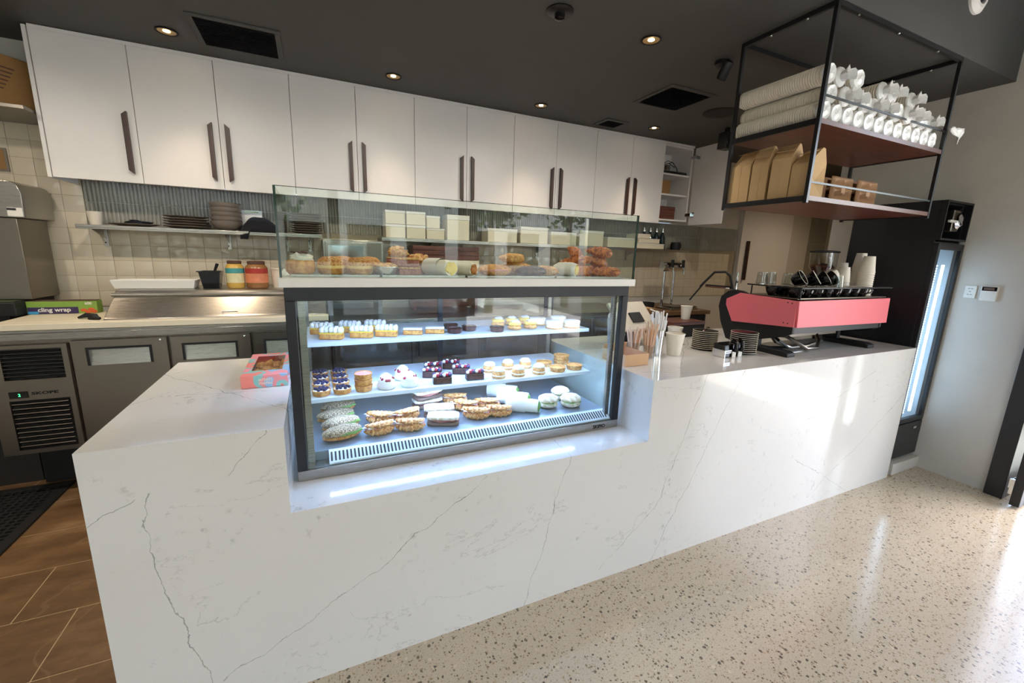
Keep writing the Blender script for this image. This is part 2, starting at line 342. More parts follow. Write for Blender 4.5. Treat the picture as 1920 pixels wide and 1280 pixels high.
structure(MB().box(XR, XR+.14, -.365, .90, 0, 3.36).build('wall_right', M['wall']))
structure(MB().box(XR, XR+.14, -4.2, -.365, 2.85, 3.36).build('wall_right_head', M['ceil']))
structure(MB().box(XR, XR+.14, -4.2, -2.1, 0, 2.85).build('wall_right_pier', M['wall']))  # unseen pier, lengthened to cut daylight on the counter's right end
structure(MB().box(8.1, 8.2, .3, 2.5, 0, HC).build('wall_right_rear', M['wallw']))
structure(MB().box(XR+.14, 8.2, .80, .90, 0, HC).build('wall_right_nook', M['wallw']))
structure(MB().box(4.29, XR, .0, .60, 0, .085).build('trim_1', M['wall'], bevel=.004))
# glazed finger tiles (a band, past picking apart) and square tiles (each a piece)
def finger_tiles(name, x0, x1, y, z0, z1, rows, parent):
    b = MB(); n = int((x1-x0)/.0217); h = (z1-z0)/rows
    for r in range(rows):
        for i in range(n):
            a = x0 + i*.0217; d = random.uniform(-.0006, .0006); za, zb = z0+r*h+.0015, z0+(r+1)*h-.0015
            pr = [(0, 0), (.0022, -.0055+d), (.007, -.009+d), (.0135, -.009-d), (.0183, -.0055), (.0205, 0)]
            vs = [(a+px, y+py, za) for px, py in pr] + [(a+px, y+py, zb) for px, py in pr]; k = len(pr)
            b.add(vs, [(j, j+1, j+1+k, j+k) for j in range(k-1)] + [tuple(range(k-1, -1, -1)), tuple(range(k, 2*k))])
    o = b.build(name, M['kk'], parent, smooth=50); o['kind'] = 'stuff'; o['label'] = 'band of grey glazed finger tiles'; return o
finger_tiles('finger_tiles', -.755, 5.49, YW, 1.600, 1.872, 2, wb)
_tv = []
for s in range(4):
    b = MB(); n = 4; vs = []; fs = []; w = .1015
    for j in range(n+1):
        for i in range(n+1):
            e = i in (0, n) or j in (0, n)
            vs.append((w*i/n, -.0045 if e else -.0075 + random.uniform(-.0008, .0008), w*j/n))
    for j in range(n):
        for i in range(n): k = j*(n+1)+i; fs.append((k, k+1, k+n+2, k+n+1))
    b.add(vs, fs); rim = [0, n, (n+1)*(n+1)-1, n*(n+1)]
    b.add([vs[i] for i in rim] + [(vs[i][0], 0, vs[i][2]) for i in rim], [(0, 1, 5, 4), (1, 2, 6, 5), (2, 3, 7, 6), (3, 0, 4, 7)])
    _tv.append(b.mesh('glazed_tile', M['tile'], 60))
spots = []
for i in range(-18, 64):
    for j in range(0, 12):
        x = -.7545 + .104*i - .0; z = 1.047 + .1033*j
        if x < -2.6 or x > 5.38: continue
        left = x < -.755 - .05
        if (z + .1 > 1.6 and not left) or z > 2.16: continue
        hid = (0.62 < x < 3.5 and z < 1.25) or x < -1.35      # hidden or outside the photograph
        spots.append((99 if hid else ((x + .3)**2 * .2 if x < 1 else 5 + x), x, z))
spots.sort(); tail = MB()
for k, (_, x, z) in enumerate(spots):
    rx, rz = random.gauss(0, .005), random.gauss(0, .005); me = _tv[k % 4]
    if k < 300: o = link('tile', me, wb, (x, YW, z), (rx, 0, rz))
    else:
        m4 = Matrix.Translation((x, YW, z)) @ Matrix.Rotation(rx, 4, 'X') @ Matrix.Rotation(rz, 4, 'Z')
        tail.add([m4 @ v.co for v in me.vertices], [tuple(p.vertices) for p in me.polygons])
if tail.v: tag(tail.build('far_tiles', M['tile'], wb, smooth=60), kind='stuff')
g = MB().box(-2.6, 5.49, YW-.003, YW, 1.04, 1.6).box(-2.6, -.755, YW-.003, YW, 1.6, 2.28).build('tile_grout', M['grout'], wb)
# wall past the tall cupboard
finger_tiles('finger_tiles', 6.87, 7.36, YW, 1.30, 2.2, 2, wb)
# shop front behind the camera: a wide opening on the right, framed windows on the left
structure(MB().box(-2.6, 2.62, -4.3, -4.2, 0, .55).box(-2.6, XR+.14, -4.3, -4.2, 2.85, 3.36).box(2.55, 2.75, -4.3, -4.2, .55, 2.85).build('wall_front', M['wall']))
for k in range(3):
    x0 = -2.55 + k*1.7
    w = structure(MB().box(x0, x0+1.7, -4.28, -4.22, .55, 2.85).build('window_%d' % (k+1), M['glass'])) if False else None
    f = MB()
    f.box(x0, x0+.06, -4.29, -4.21, .55, 2.85).box(x0+1.64, x0+1.70, -4.29, -4.21, .55, 2.85).box(x0+.06, x0+1.64, -4.29, -4.21, .55, .61).box(x0+.06, x0+1.64, -4.29, -4.21, 2.79, 2.85)
    w = structure(f.build('window_%d' % (k+1), M['black'])); MB().box(x0+.06, x0+1.64, -4.255, -4.247, .61, 2.79).build('pane', M['glass'], w)
# folding door at the right opening
dj = structure(MB().box(4.62, XR+.14, -.455, -.366, 0, 2.85).build('trim_2', M['black'], bevel=.003))
dr = structure(MB().box(4.545, 4.61, -.55, -.505, .012, 2.80).box(5.30, 5.37, -.55, -.505, .012, 2.80).box(4.61, 5.30, -.55, -.505, .012, .14).box(4.61, 5.30, -.55, -.505, 2.70, 2.80).build('door_1', M['black'], bevel=.003))
MB().box(4.61, 5.30, -.531, -.525, .14, 2.70).build('pane', M['glass'], dr)
hb = MB().box(4.60, 4.625, -.505, -.47, .10, .16).box(4.575, 4.60, -.503, -.485, .075, .085).box(4.575, 4.60, -.503, -.485, .165, .175).box(4.56, 4.575, -.503, -.485, .075, .175).lathe([(.006, .07), (.006, .18)], 8, (4.603, -.492, 0)); hb.build('door_hinge', M['chrome'], dr)
# the street
structure(MB().box(4.8, 6.6, -12, .8, -.12, -.02).box(-9, 4.8, -8.5, -4.3, -.12, -.02).build('pavement', M['pave']))
structure(MB().box(-30, 40, -16, -12, -.16, -.08).box(-9, 4.8, -12, -8.5, -.16, -.08).box(6.6, 40, -12, 30, -.16, -.08).build('road', M['asphalt']))
structure(MB().box(4.8, 6.1, -5.6, .8, 2.95, 3.1).box(-2.7, 4.8, -5.6, -4.3, 2.95, 3.1).build('sun_overhang', M['ceil']))  # unseen overhang, added to keep direct sun out of the interior
def shopfront(x0, x1, h, m, label):
    t = T('street_building', label, 'building', ((x0+x1)/2, -18, 0)); MB().box(x0, x1, -22, -18, 0, h).build('wall', m, t)
    n = max(2, int((x1-x0)/2.2)); s = (x1-x0)/n
    for lv in range(int(h/3)):
        for i in range(n):
            a = x0 + i*s + .35
            w = MB().box(a, a+s-.7, -18.06, -18.0, lv*3+.9, lv*3+2.5).build('window', M['white'], t); MB().box(a+.06, a+s-.76, -18.075, -18.06, lv*3+.96, lv*3+2.44).build('pane', M['dcase'], w)
shopfront(-12, 1.5, 6.5, mat('pale_facade', (206, 196, 178), .9), 'pale rendered two storey building across the street')
shopfront(1.6, 14, 7.5, mat('cream_facade', (224, 219, 206), .9), 'cream building across the street beyond the trees')
def tree(x, y, h, r, label):
    t = T('street_tree', label, 'tree', (x, y, -.02)); MB().tube([(x, y, -.02), (x+.05, y, h*.3), (x-.03, y+.04, h*.62)], [.12, .1, .06], 8).build('trunk', M['bark'], t)
    b = MB(); rnd = random.Random(int(x*10))
    for k in range(900):
        d = Vector((rnd.gauss(0, 1), rnd.gauss(0, 1), rnd.gauss(0, 1))).normalized()*r*rnd.uniform(.35, 1)
        c = Vector((x, y, h*.72)) + Vector((d.x, d.y, d.z*.8)); u = Vector((rnd.uniform(-1, 1), rnd.uniform(-1, 1), rnd.uniform(-.6, .6))).normalized()*.12; v = u.cross(Vector((rnd.uniform(-1, 1), rnd.uniform(-1, 1), rnd.uniform(-1, 1)))).normalized()*.07
        b.add([c-u, c+v, c+u, c-v], [(0, 1, 2, 3)])
    tag(b.build('foliage', M['leaf'], t, smooth=0), kind='stuff')
tree(4.6, -8.3, 4.2, 1.25, 'leafy street tree outside left of the opening'); tree(7.3, -9.0, 4.6, 1.5, 'leafy street tree outside right of the opening'); tree(-.6, -8.2, 4.0, 1.3, 'leafy street tree outside the framed windows')

# ------------------------------------------------------------------ ceiling fittings
def downlight(x, y, label, e, z=HC, ang=105, col=(1.0, .80, .56), tilt=0):
    t = T('downlight', label, 'downlight', (x, y, z), 0, 'recessed ceiling downlights')
    MB().lathe([(.052, -.001), (.055, -.006), (.050, -.008), (.044, -.004), (.040, .0)], 28, cap=False).build('ring', M['blackm'], t, w=False)
    MB().lathe([(.046, -.004), (.036, -.0022), (.017, -.0012)], 28, cap=False).build('reflector', mat('gold_reflector', (214, 178, 120), .3, .6) if 'gold_reflector' not in bpy.data.materials else bpy.data.materials['gold_reflector'], t, w=False)
    MB().lathe([(.017, -.0024), (.017, -.0012), (0, -.0012)], 20).build('lamp', M['wled'], t, w=False)
    if e:
        ld = bpy.data.lights.new('downlight_beam', 'SPOT'); ld.energy = e; ld.color = col; ld.spot_size = math.radians(ang); ld.spot_blend = .8; ld.shadow_soft_size = .03
        lo = bpy.data.objects.new('downlight_beam', ld); COL.objects.link(lo); lo.parent = t; lo.location = (0, 0, -.03); lo.rotation_euler = (math.radians(tilt), 0, 0)
for k, (x, nm) in enumerate(((-.08, 'above the first cupboard doors'), (1.153, 'above the fourth and fifth cupboard doors'), (2.293, 'above the eighth cupboard door'), (3.457, 'beside the small ceiling vent'))):
    downlight(x, 1.862, 'unseen added fill downlight in dark ceiling ' + nm, DL, ang=68)
downlight(2.314, .66, 'lit gold rimmed downlight between smoke detector and security camera', DL2, ang=130, tilt=24, col=(1.0, .91, .79)); downlight(3.47, .655, 'gold rimmed downlight seen inside the hanging frame', DL2*.8, ang=130, tilt=24, col=(1.0, .91, .79))
for x, y, nm in ((1.157, .66, 'above the display case'), (0, .66, 'above the left end of the counter'), (-1.15, .66, 'above the rubber mat')): downlight(x, y, 'unseen added fill downlight in dark ceiling ' + nm, DL2, ang=130, tilt=24, col=(1.0, .91, .79))  # unseen downlights, added to brighten the staff side
downlight(-1.24, 1.862, 'unseen added fill downlight in dark ceiling above the hood machine', DL2*.4, ang=110)  # unseen, added as extra kitchen light at the left end
downlight(6.1, 1.3, 'unseen added fill downlight in the rear nook before the tall cupboard', DL2*.8, ang=140)  # unseen, added to lighten the dark rear nook
for j, y in enumerate((-1.2, -2.8)):
    for i, x in enumerate((-1.6, .2, 2.0, 3.6)): downlight(x, y, 'unseen added seating area fill downlight, %s row, %s from the left' % (ORD[j], ORD[i]), DL3, 3.36, 140, (1.0, .86, .70))  # unseen warm downlights, added to raise the room's general light
def vent(x0, x1, y0, y1, label, nsl):
    t = T('ceiling_vent', label, 'vent', ((x0+x1)/2, (y0+y1)/2, HC)); f = .03
    MB().box(x0, x1, y0, y0+f, HC-.008, HC).box(x0, x1, y1-f, y1, HC-.008, HC).box(x0, x0+f, y0+f, y1-f, HC-.008, HC).box(x1-f, x1, y0+f, y1-f, HC-.008, HC).build('frame', M['ceil'], t, bevel=.002)
    MB().box(x0+f, x1-f, y0+f, y1-f, HC-.0015, HC-.0005).build('backing', M['blackm'], t)
    for i in range(nsl):
        y = y0+f + (i+.5)*(y1-y0-2*f)/nsl
        s = MB(); s.M = Matrix.Translation((0, y, HC-.006)) @ Matrix.Rotation(.6, 4, 'X'); s.box(x0+f, x1-f, -.007, .007, -.0006, .0006); s.build('slat', M['black'], t)
vent(.06, .494, 1.555, 1.965, 'large dark square air grille above the white cupboards', 20); vent(2.855, 3.285, 1.045, 1.45, 'large dark square air grille in front of the small one', 20); vent(2.93, 3.165, 1.855, 2.06, 'small dark square ceiling vent close to the cupboards', 10)
t = T('smoke_detector', 'black round detector on ceiling near the top edge', 'detector', (1.738, .655, HC)); MB().lathe([(.065, 0), (.066, -.006), (.05, -.014), (.028, -.016)], 28, (1.738, .655, HC)).build('base', M['black'], t); MB().lathe([(.026, -.015), (.024, -.036), (.012, -.042), (0, -.042)], 20, (1.738, .655, HC)).build('sensor', M['blackg'], t)
t = T('security_camera', 'black bullet security camera on ceiling beside hanging frame', 'camera', (2.865, .66, HC)); MB().lathe([(.045, 0), (.045, -.02), (.03, -.03)], 24, (2.865, .66, HC)).build('mount', M['black'], t)
b = MB(); b.M = Matrix.Translation((2.85, .62, HC-.06)) @ Matrix.Rotation(.5, 4, 'X'); b.lathe([(.028, -.05), (.03, -.03), (.03, .04), (.018, .05)], 20).build('body', M['black'], t)
b = MB(); b.M = Matrix.Translation((2.85, .62, HC-.06)) @ Matrix.Rotation(.5, 4, 'X'); b.lathe([(.026, -.052), (.018, -.048), (0, -.046)], 20).build('lens', M['blackg'], t)
t = T('ceiling_speaker', 'large black round ceiling speaker behind hanging frame', 'speaker', (3.606, 1.289, HC)); MB().lathe([(.13, 0), (.13, -.006), (.118, -.01)], 32, (3.606, 1.289, HC)).build('rim', M['blackm'], t); MB().lathe([(.117, -.009), (.06, -.012), (0, -.0125)], 32, (3.606, 1.289, HC)).build('grille', M['rdark'] if False else M['blackm'], t)
t = T('wall_speaker', 'small black speaker at ceiling beyond open cupboard door', 'speaker', (4.0, 1.55, 2.46)); MB().box(3.95, 4.06, 1.49, 1.58, 2.46, 2.60).build('body', M['black'], t, bevel=.006); MB().lathe([(.05, .0), (.045, .004), (0, .002)], 20, (4.005, 1.49, 2.53), ax='y').build('cone', M['blackm'], t); MB().box(3.99, 4.02, 1.52, 1.55, 2.60, 2.64).build('bracket', M['black'], t)
t = T('bulkhead_light', 'pale round light fitting on bulkhead at top right', 'light', (3.95, YB, 2.93)); MB().lathe([(.085, 0), (.085, .012), (.06, .03), (.045, .03), (.042, .012), (0, .01)], 32, (3.945, YB, 2.93), ax='y').build('body', M['white'], t); MB().lathe([(.04, .012), (.03, .034), (0, .036)], 24, (3.945, YB, 2.93), ax='y').build('lens', M['black'], t)

# ------------------------------------------------------------------ wall cupboards
XS = [-.762, -.342, .082, .506, .926, 1.347, 1.768, 2.188, 2.609, 3.032, 3.455, 3.863, 4.262]
YC, ZB, ZT = 2.122, 1.842, 2.615
def handle_mesh(side):   # side: +1 long chamfer on the right
    b = MB(); w = .024; h = .355; s = side
    for z in (): pass
    pts = [(-w/2, .02 if s > 0 else 0), (w/2, 0 if s > 0 else .02), (w/2, h-.02 if s < 0 else h), (-w/2, h if s < 0 else h-.02)]
    b.prism(pts, 'y', -.030, -.006); b.box(-.004, .004, -.006, 0, .05, .07).box(-.004, .004, -.006, 0, h-.07, h-.05)
    return b.mesh('handle', M['handle'])
HM = {1: handle_mesh(1), -1: handle_mesh(-1)}
def cupboard_door(t, x0, x1, hs):
    d = MB().box(x0+.0015, x1-.0015, YC, YC+.018, ZB, ZT).build('door', M['door'], t, bevel=.0012)
    if hs:
        hx = (x1-.046) if hs > 0 else (x0+.046); o = link('handle', HM[hs], d, (hx-wloc(t).x, YC-wloc(t).y, ZB+.05-wloc(t).z))
    return d
def cupboard(x0, x1, doors, label):
    t = T('wall_cupboard', label, 'cupboard', ((x0+x1)/2, YW-.02, ZB), 0, 'white wall cupboards')
    b = MB(); y0, y1 = YC+.019, YW-.012; b.box(x0, x0+.016, y0, y1, ZB+.034, ZT).box(x1-.016, x1, y0, y1, ZB+.034, ZT).box(x0+.016, x1-.016, y0, y1, ZB+.034, ZB+.05).box(x0+.016, x1-.016, y0, y1, ZT-.016, ZT).box(x0+.016, x1-.016, y1-.006, y1, ZB+.05, ZT-.016)
    b.build('body', M['door'], t)
    for d in doors: cupboard_door(t, *d)
    return t
cupboard(XS[0], XS[1], [(XS[0], XS[1], 1)], 'single door white wall cupboard at the left end'); 
nm = ['above the plates and bowls', 'above the left end of the glass display', 'above the middle of the glass display', 'above the right part of the glass display', 'beside the open cupboard']
for k in range(5):
    a, b_, c = XS[1+2*k], XS[2+2*k], XS[3+2*k]; cupboard(a, c, [(a, b_, 1), (b_, c, -1)], 'double door white wall cupboard ' + nm[k])
tag(MB().box(XS[0]-.022, XS[0]-.003, YC-.001, YW-.012, ZB-.003, ZT+.012).build('end_panel', M['door'], bevel=.0015), 'slim white side panel closing the cupboard row at left', 'panel')
tag(MB().box(XS[0], XS[12], YC+.006, YC+.03, ZT+.002, HC-.003).build('scribe_strip', M['door']), 'narrow white strip between cupboards and dark ceiling', 'strip')
t = cupboard(XS[11], XS[12], [], 'open white corner cupboard with shelves of odds and ends')
for z in (2.13, 2.33): MB().box(XS[11]+.017, XS[12]-.017, YC+.03, YW-.02, z, z+.016).build('shelf', M['door'], t)
d = MB().box(4.272, 4.290, YC-.415, YC, ZB, ZT); o = d.build('door', M['door'], t, bevel=.0012)
for z in (ZB+.09, ZT-.11): MB().box(4.235, 4.271, YC-.05, YC+.02, z, z+.03).box(4.262, 4.271, YC-.075, YC-.05, z-.008, z+.038).build('hinge', M['chrome'], t)
t2 = T('router', 'black network box with cables in open cupboard', 'router', (4.05, 2.26, 2.346)); MB().box(3.89, 4.23, 2.17, 2.34, 2.346, 2.376).build('body', M['black'], t2, bevel=.003); MB().box(3.90, 4.05, 2.2, 2.3, 2.377, 2.385).build('tray', M['white'], t2); MB().box(3.91, 3.96, 2.21, 2.28, 2.386, 2.44).build('adapter', M['dsteel'], t2, bevel=.003); MB().box(3.98, 4.03, 2.21, 2.28, 2.386, 2.44).build('adapter', M['dsteel'], t2, bevel=.003)
MB().tube([(3.93, 2.24, 2.44), (3.98, 2.2, 2.475), (4.07, 2.22, 2.47), (4.13, 2.25, 2.45), (4.08, 2.2, 2.42), (4.0, 2.2, 2.45)], .004, 6).build('cable', M['black'], t2); MB().tube([(3.95, 2.24, 2.44), (4.02, 2.18, 2.46), (4.12, 2.22, 2.43), (4.17, 2.24, 2.377)], .004, 6).build('cable', M['black'], t2)
t2 = T('cardboard_carton', 'small brown carton on middle shelf of open cupboard', 'box', (3.97, 2.25, 2.146)); MB().box(3.895, 4.02, 2.17, 2.32, 2.146, 2.28).build('body', M['card'], t2, bevel=.002); MB().box(3.895, 4.02, 2.235, 2.255, 2.2801, 2.2808).build('tape', M['kraft'], t2)
t2 = T('wooden_crate', 'brown slatted box on bottom of open cupboard', 'crate', (4.0, 2.25, 1.893))
for i in range(4): MB().box(3.89, 4.11, 2.165, 2.175, 1.893+i*.033, 1.893+i*.033+.030).build('slat', M['walnut'], t2)
MB().box(3.89, 3.90, 2.1755, 2.33, 1.893, 2.02).box(4.10, 4.11, 2.1755, 2.33, 1.893, 2.02).box(3.90, 4.10, 2.32, 2.33, 1.893, 2.02).box(3.90, 4.10, 2.1755, 2.32, 1.893, 1.90).build('body', M['walnut'], t2)
t2 = T('glass_jar', 'clear jar standing beside brown crate in open cupboard', 'jar', (4.17, 2.24, 1.893)); MB().lathe([(.03, 0), (.033, .02), (.033, .09), (.024, .1)], 16, (4.17, 2.24, 1.893), cap=False).build('body', M['tumbler'], t2); MB().lathe([(.026, .1), (.026, .115), (0, .115)], 16, (4.17, 2.24, 1.893)).build('lid', M['chrome'], t2)
t = T('under_cupboard_light', 'cool white light strip under the cupboards over finger tiles', 'light', (-.08, 2.30, ZB+.023)); MB().box(-.70, .55, 2.285, 2.315, ZB+.024, ZB+.033).build('channel', M['white'], t); MB().box(-.69, .54, 2.289, 2.311, ZB+.0225, ZB+.0238).build('diffuser', mat('cool_strip', (235, 242, 255), .5, emis=(200, 224, 255), es=STRIP), t)
t = T('under_cupboard_light', 'cool light strip under the right cupboards over the bottles', 'light', (2.65, 2.30, ZB+.023)); MB().box(1.1, 4.2, 2.285, 2.315, ZB+.024, ZB+.033).build('channel', M['white'], t); MB().box(1.11, 4.19, 2.289, 2.311, ZB+.0225, ZB+.0238).build('diffuser', mat('dim_cool_strip', (235, 242, 255), .5, emis=(190, 220, 255), es=STRIP*.12), t)

# ------------------------------------------------------------------ prep fridge bench on the left
YF = 1.72
t = T('prep_fridge', 'stainless prep counter fridge with vent grille and recessed door handles', 'fridge', (-.2, 2.08, 0))
MB().box(-1.01, .66, YF+.03, 2.43, .30, .99).build('body', M['dsteel'], t); MB().box(-1.01, .66, YF-.012, 2.43, .99, 1.006).box(-1.01, .66, YF-.012, YF+.0, .952, .99).build('worktop', M['steel'], t, bevel=.002)
MB().box(-1.0, .65, YF+.035, YF+.05, .94, .955).build('gasket', M['blackm'], t); MB().box(-1.0, .65, 2.0, 2.015, .004, .30).build('kick_plate', M['blackm'], t)
for x in (-.95, .58):
    for y in (2.06, 2.36): MB().lathe([(.03, .0), (.03, .025), (.018, .03), (.018, .30)], 14, (x, y, 0)).build('leg', M['dsteel'], t)
def fr_panel(x0, x1, hx0, hx1, nm):
    zt, zb, h0, h1 = .938, .31, .793, .885
    b = MB(); y0, y1 = YF, YF+.028
    b.box(x0, hx0, y0, y1, zb, zt).box(hx1, x1, y0, y1, zb, zt).box(hx0, hx1, y0, y1, h1, zt).box(hx0, hx1, y0, y1, zb, h0)
    d = b.build(nm, M['dsteel'], t); MB().prism([(y1-.002, h0), (y0+.004, h0), (y1-.002, h1)], 'x', hx0, hx1).build('handle_recess', M['steel'], d)
    e = .012; MB().box(hx0-e, hx1+e, y0-.004, y0, h1, h1+e).box(hx0-e, hx0, y0-.004, y0, h0, h1).box(hx1, hx1+e, y0-.004, y0, h0, h1).build('handle_trim', M['blackm'], d)
    for sx in (x1-.03,): MB().lathe([(.007, 0), (.006, .004), (0, .005)], 12, (sx, y0, zt-.015), ax='y').build('screw', M['chrome'], d)
fr_panel(-.660, -.232, -.588, -.318, 'door'); fr_panel(-.214, .194, -.15, .112, 'door'); fr_panel(.212, .62, .28, .54, 'door')
gp = MB().box(-1.01, -.945, YF, YF+.026, .31, .925).box(-.70, -.676, YF, YF+.026, .31, .925).box(-.945, -.70, YF, YF+.026, .905, .925).box(-.945, -.70, YF, YF+.026, .62, .735).box(-.945, -.70, YF, YF+.026, .31, .335).build('grille_panel', M['dsteel'], t)
MB().box(-.945, -.70, YF+.022, YF+.029, .335, .905).build('grille_backing', M['blackm'], t)
for i in range(8):
    s = MB(); s.M = Matrix.Translation((0, YF+.012, .752+i*.0205)) @ Matrix.Rotation(-.5, 4, 'X'); s.box(-.944, -.701, -.010, .010, -.0015, .0015); s.build('slat', M['dcase'], gp, w=True)
for i in range(10):
    s = MB(); s.M = Matrix.Translation((0, YF+.004, .352+i*.027)) @ Matrix.Rotation(-.6, 4, 'X'); s.box(-.936, -.709, -.012, .012, -.002, .002); s.build('slat', M['dsteel'], gp, w=True)
MB().box(-.94, -.865, YF-.003, YF-.0002, .635, .672).build('display', M['blackg'], t); text_mesh('digits', '2', .022, mat('green_digit', (60, 230, 120), .5, emis=(60, 230, 130), es=2.0), t, (-.905, YF-.004, .645))
text_mesh('lettering', 'SKOPE', .021, M['blackm'], t, (-.852, YF-.0006, .65), sx=1.75, bold=.0008)
t = T('cutting_board', 'long cream cutting board along the prep counter front', 'board', (-.2, 1.82, 1.006)); MB().box(-.965, .66, YF-.016, 1.778, 1.006, 1.041).build('slab', M['board'], t, bevel=.003)
t = T('cutting_board', 'cream board in front of the cling wrap box', 'board', (-.77, 2.05, 1.006)); MB().box(-.965, -.535, 1.782, 2.20, 1.006, 1.041).build('slab', M['board'], t, bevel=.003)
t = T('pan_cover', 'sloping stainless lid over the prep counter pans', 'lid', (0, 2.15, 1.006))
MB().prism([(1.785, 1.043), (1.80, 1.056), (1.965, 1.150), (1.975, 1.165), (2.01, 1.190), (2.425, 1.190), (2.425, 1.007), (1.785, 1.007)], 'x', -.525, .65).build('hood', M['steel'], t, bevel=.003)
MB().tube([(-.535, 1.972, 1.166), (.655, 1.972, 1.166)], .012, 10).build('hinge_roll', M['steel'], t); MB().tube([(.05, 1.80, 1.058), (.05, 1.785, 1.072), (.13, 1.785, 1.072), (.13, 1.80, 1.058)], .004, 8).build('handle', M['chrome'], t)
# ================================================================== stone counter
H, L, D, X1, X2, Z1 = .95, 4.233, .967, .478, 1.938, .661
t = T('stone_counter', 'long white veined stone counter with a recess for the display case', 'counter', (L/2, D/2, 0))
MB().prism([(0, 0), (L, 0), (L, H), (X2, H), (X2, Z1), (X1, Z1), (X1, H), (0, H)], 'y', 0, .02).build('front_panel', M['stone'], t)
MB().box(0, .02, .02, D, 0, H-.02).build('end_panel', M['stone'], t); MB().box(L-.02, L, .02, D, 0, H-.02).build('end_panel', M['stone'], t)
MB().box(0, X1, .02, D, H-.02, H).build('worktop', M['stone'], t); MB().box(X2, L, .02, D, H-.02, H).build('worktop', M['stone'], t)
MB().box(X1, X2, .02, D, Z1-.02, Z1).build('recess_shelf', M['stone'], t)
MB().box(X1-.02, X1, .02, D, Z1-.02, H-.02).build('recess_side', M['stone'], t); MB().box(X2, X2+.02, .02, D, Z1-.02, H-.02).build('recess_side', M['stone'], t)
MB().box(.03, L-.03, .05, D-.05, .08, Z1-.03).box(.03, L-.03, .09, D-.05, 0, .08).build('carcass', M['dcase'], t)

# ------------------------------------------------------------------ refrigerated display case
CX0, CX1, CY0, CY1, CZ0, CZ1 = .495, 1.912, .19, .90, Z1, 1.356
t = T('display_case', 'glass fronted refrigerated cake display case with black frame', 'display case', ((CX0+CX1)/2, .54, Z1))
MB().box(CX0, CX1, CY0, CY1, Z1+.001, .70).build('base', M['steel'], t, bevel=.002)
text_mesh('lettering', 'SKIPIO', .024, M['blackm'], t, (1.765, CY0-.0004, .672), sx=1.0, bold=.0006, depth=.001)
fw = .032
for x in (CX0, CX1-fw): 
    MB().box(x, x+fw, CY0, CY0+.03, .70, 1.31).build('post', M['black'], t, bevel=.002); MB().box(x, x+fw, CY1-.03, CY1, .70, 1.31).build('post', M['black'], t, bevel=.002)
MB().box(CX0, CX1, CY0, CY0+.06, 1.31, CZ1).box(CX0, CX1, CY1-.05, CY1, 1.31, CZ1).box(CX0, CX0+.05, CY0+.06, CY1-.05, 1.31, CZ1).box(CX1-.05, CX1, CY0+.06, CY1-.05, 1.31, CZ1).box(CX0+.05, CX1-.05, CY0+.06, CY1-.05, 1.335, CZ1).build('header', M['black'], t, bevel=.002)
MB().box(CX0+fw, CX1-fw, CY0+.006, CY0+.012, .70, 1.31).build('front_glass', M['glass'], t)
for x in (CX0+.010, CX1-.016): MB().box(x, x+.006, CY0+.031, CY1-.031, .70, 1.31).build('side_glass', M['glass'], t)
for a, b_ in ((CX0+fw, 1.21), (1.20, CX1-fw)): 
    y = CY1-.024 if a < .7 else CY1-.012
    d = MB().box(a, b_, y, y+.005, .74, 1.30).build('rear_door', M['glass'], t); MB().box(a, a+.02, y-.004, y+.009, .74, 1.30).box(b_-.02, b_, y-.004, y+.009, .74, 1.30).build('door_stile', M['black'], d)
for x in (CX0+.036, CX1-.058): MB().box(x, x+.022, CY0+.034, CY0+.05, .70, 1.31).build('shelf_standard', M['steel'], t); 
for x in (CX0+.036, CX1-.058): MB().box(x, x+.022, CY1-.07, CY1-.055, .70, 1.31).build('shelf_standard', M['steel'], t)
MB().box(CX0+.034, CX1-.034, .262, CY1-.06, .701, .735).build('deck', M['deck'], t)
vg = MB().prism([(.206, .7015), (.262, .7015), (.262, .737), (.254, .737), (.206, .708)], 'x', .60, 1.875).build('air_vent', M['shelfw'], t)
b = MB(); n = 92
for i in range(n):
    x = .606 + i*(1.868-.606)/n; b.prism([(.212, .7122), (.246, .7330), (.2456, .7338), (.2116, .7130)], 'x', x, x+.0062)
tag(b.build('vent_slots', M['blackm'], vg, smooth=0), kind='stuff')
def case_shelf(z, y0, nm):
    s = MB().box(.545, 1.872, y0+.012, .82, z-.006, z).build('shelf', M['shelfw'], t)
    MB().box(.545, 1.872, y0, y0+.012, z-.017, z+.001).build('front_lip', M['shelfw'], s, bevel=.002)
    for x in (.56, 1.84): MB().prism([(y0+.05, z-.007), (.82, z-.007), (.82, z-.05)], 'x', x, x+.004).build('bracket', M['steel'], s)
    b = MB(); m = 84
    for i in range(m):
        x = .60 + i*(1.24/m)*1.0; b.box(x, x+.0085, y0+.044, y0+.062, z-.0230, z-.0185)
    ls = MB().box(.59, 1.85, y0+.042, y0+.068, z-.0184, z-.0065).build('led_strip', M['shelfw'], s); tag(b.build('light_dots', M['led'], ls, smooth=0), kind='stuff')
    return s
case_shelf(1.118, .425, 'top'); case_shelf(.898, .39, 'mid')
MB().box(.56, 1.85, CY0+.065, CY0+.085, 1.318, 1.334).build('led_tube', M['led'], t)
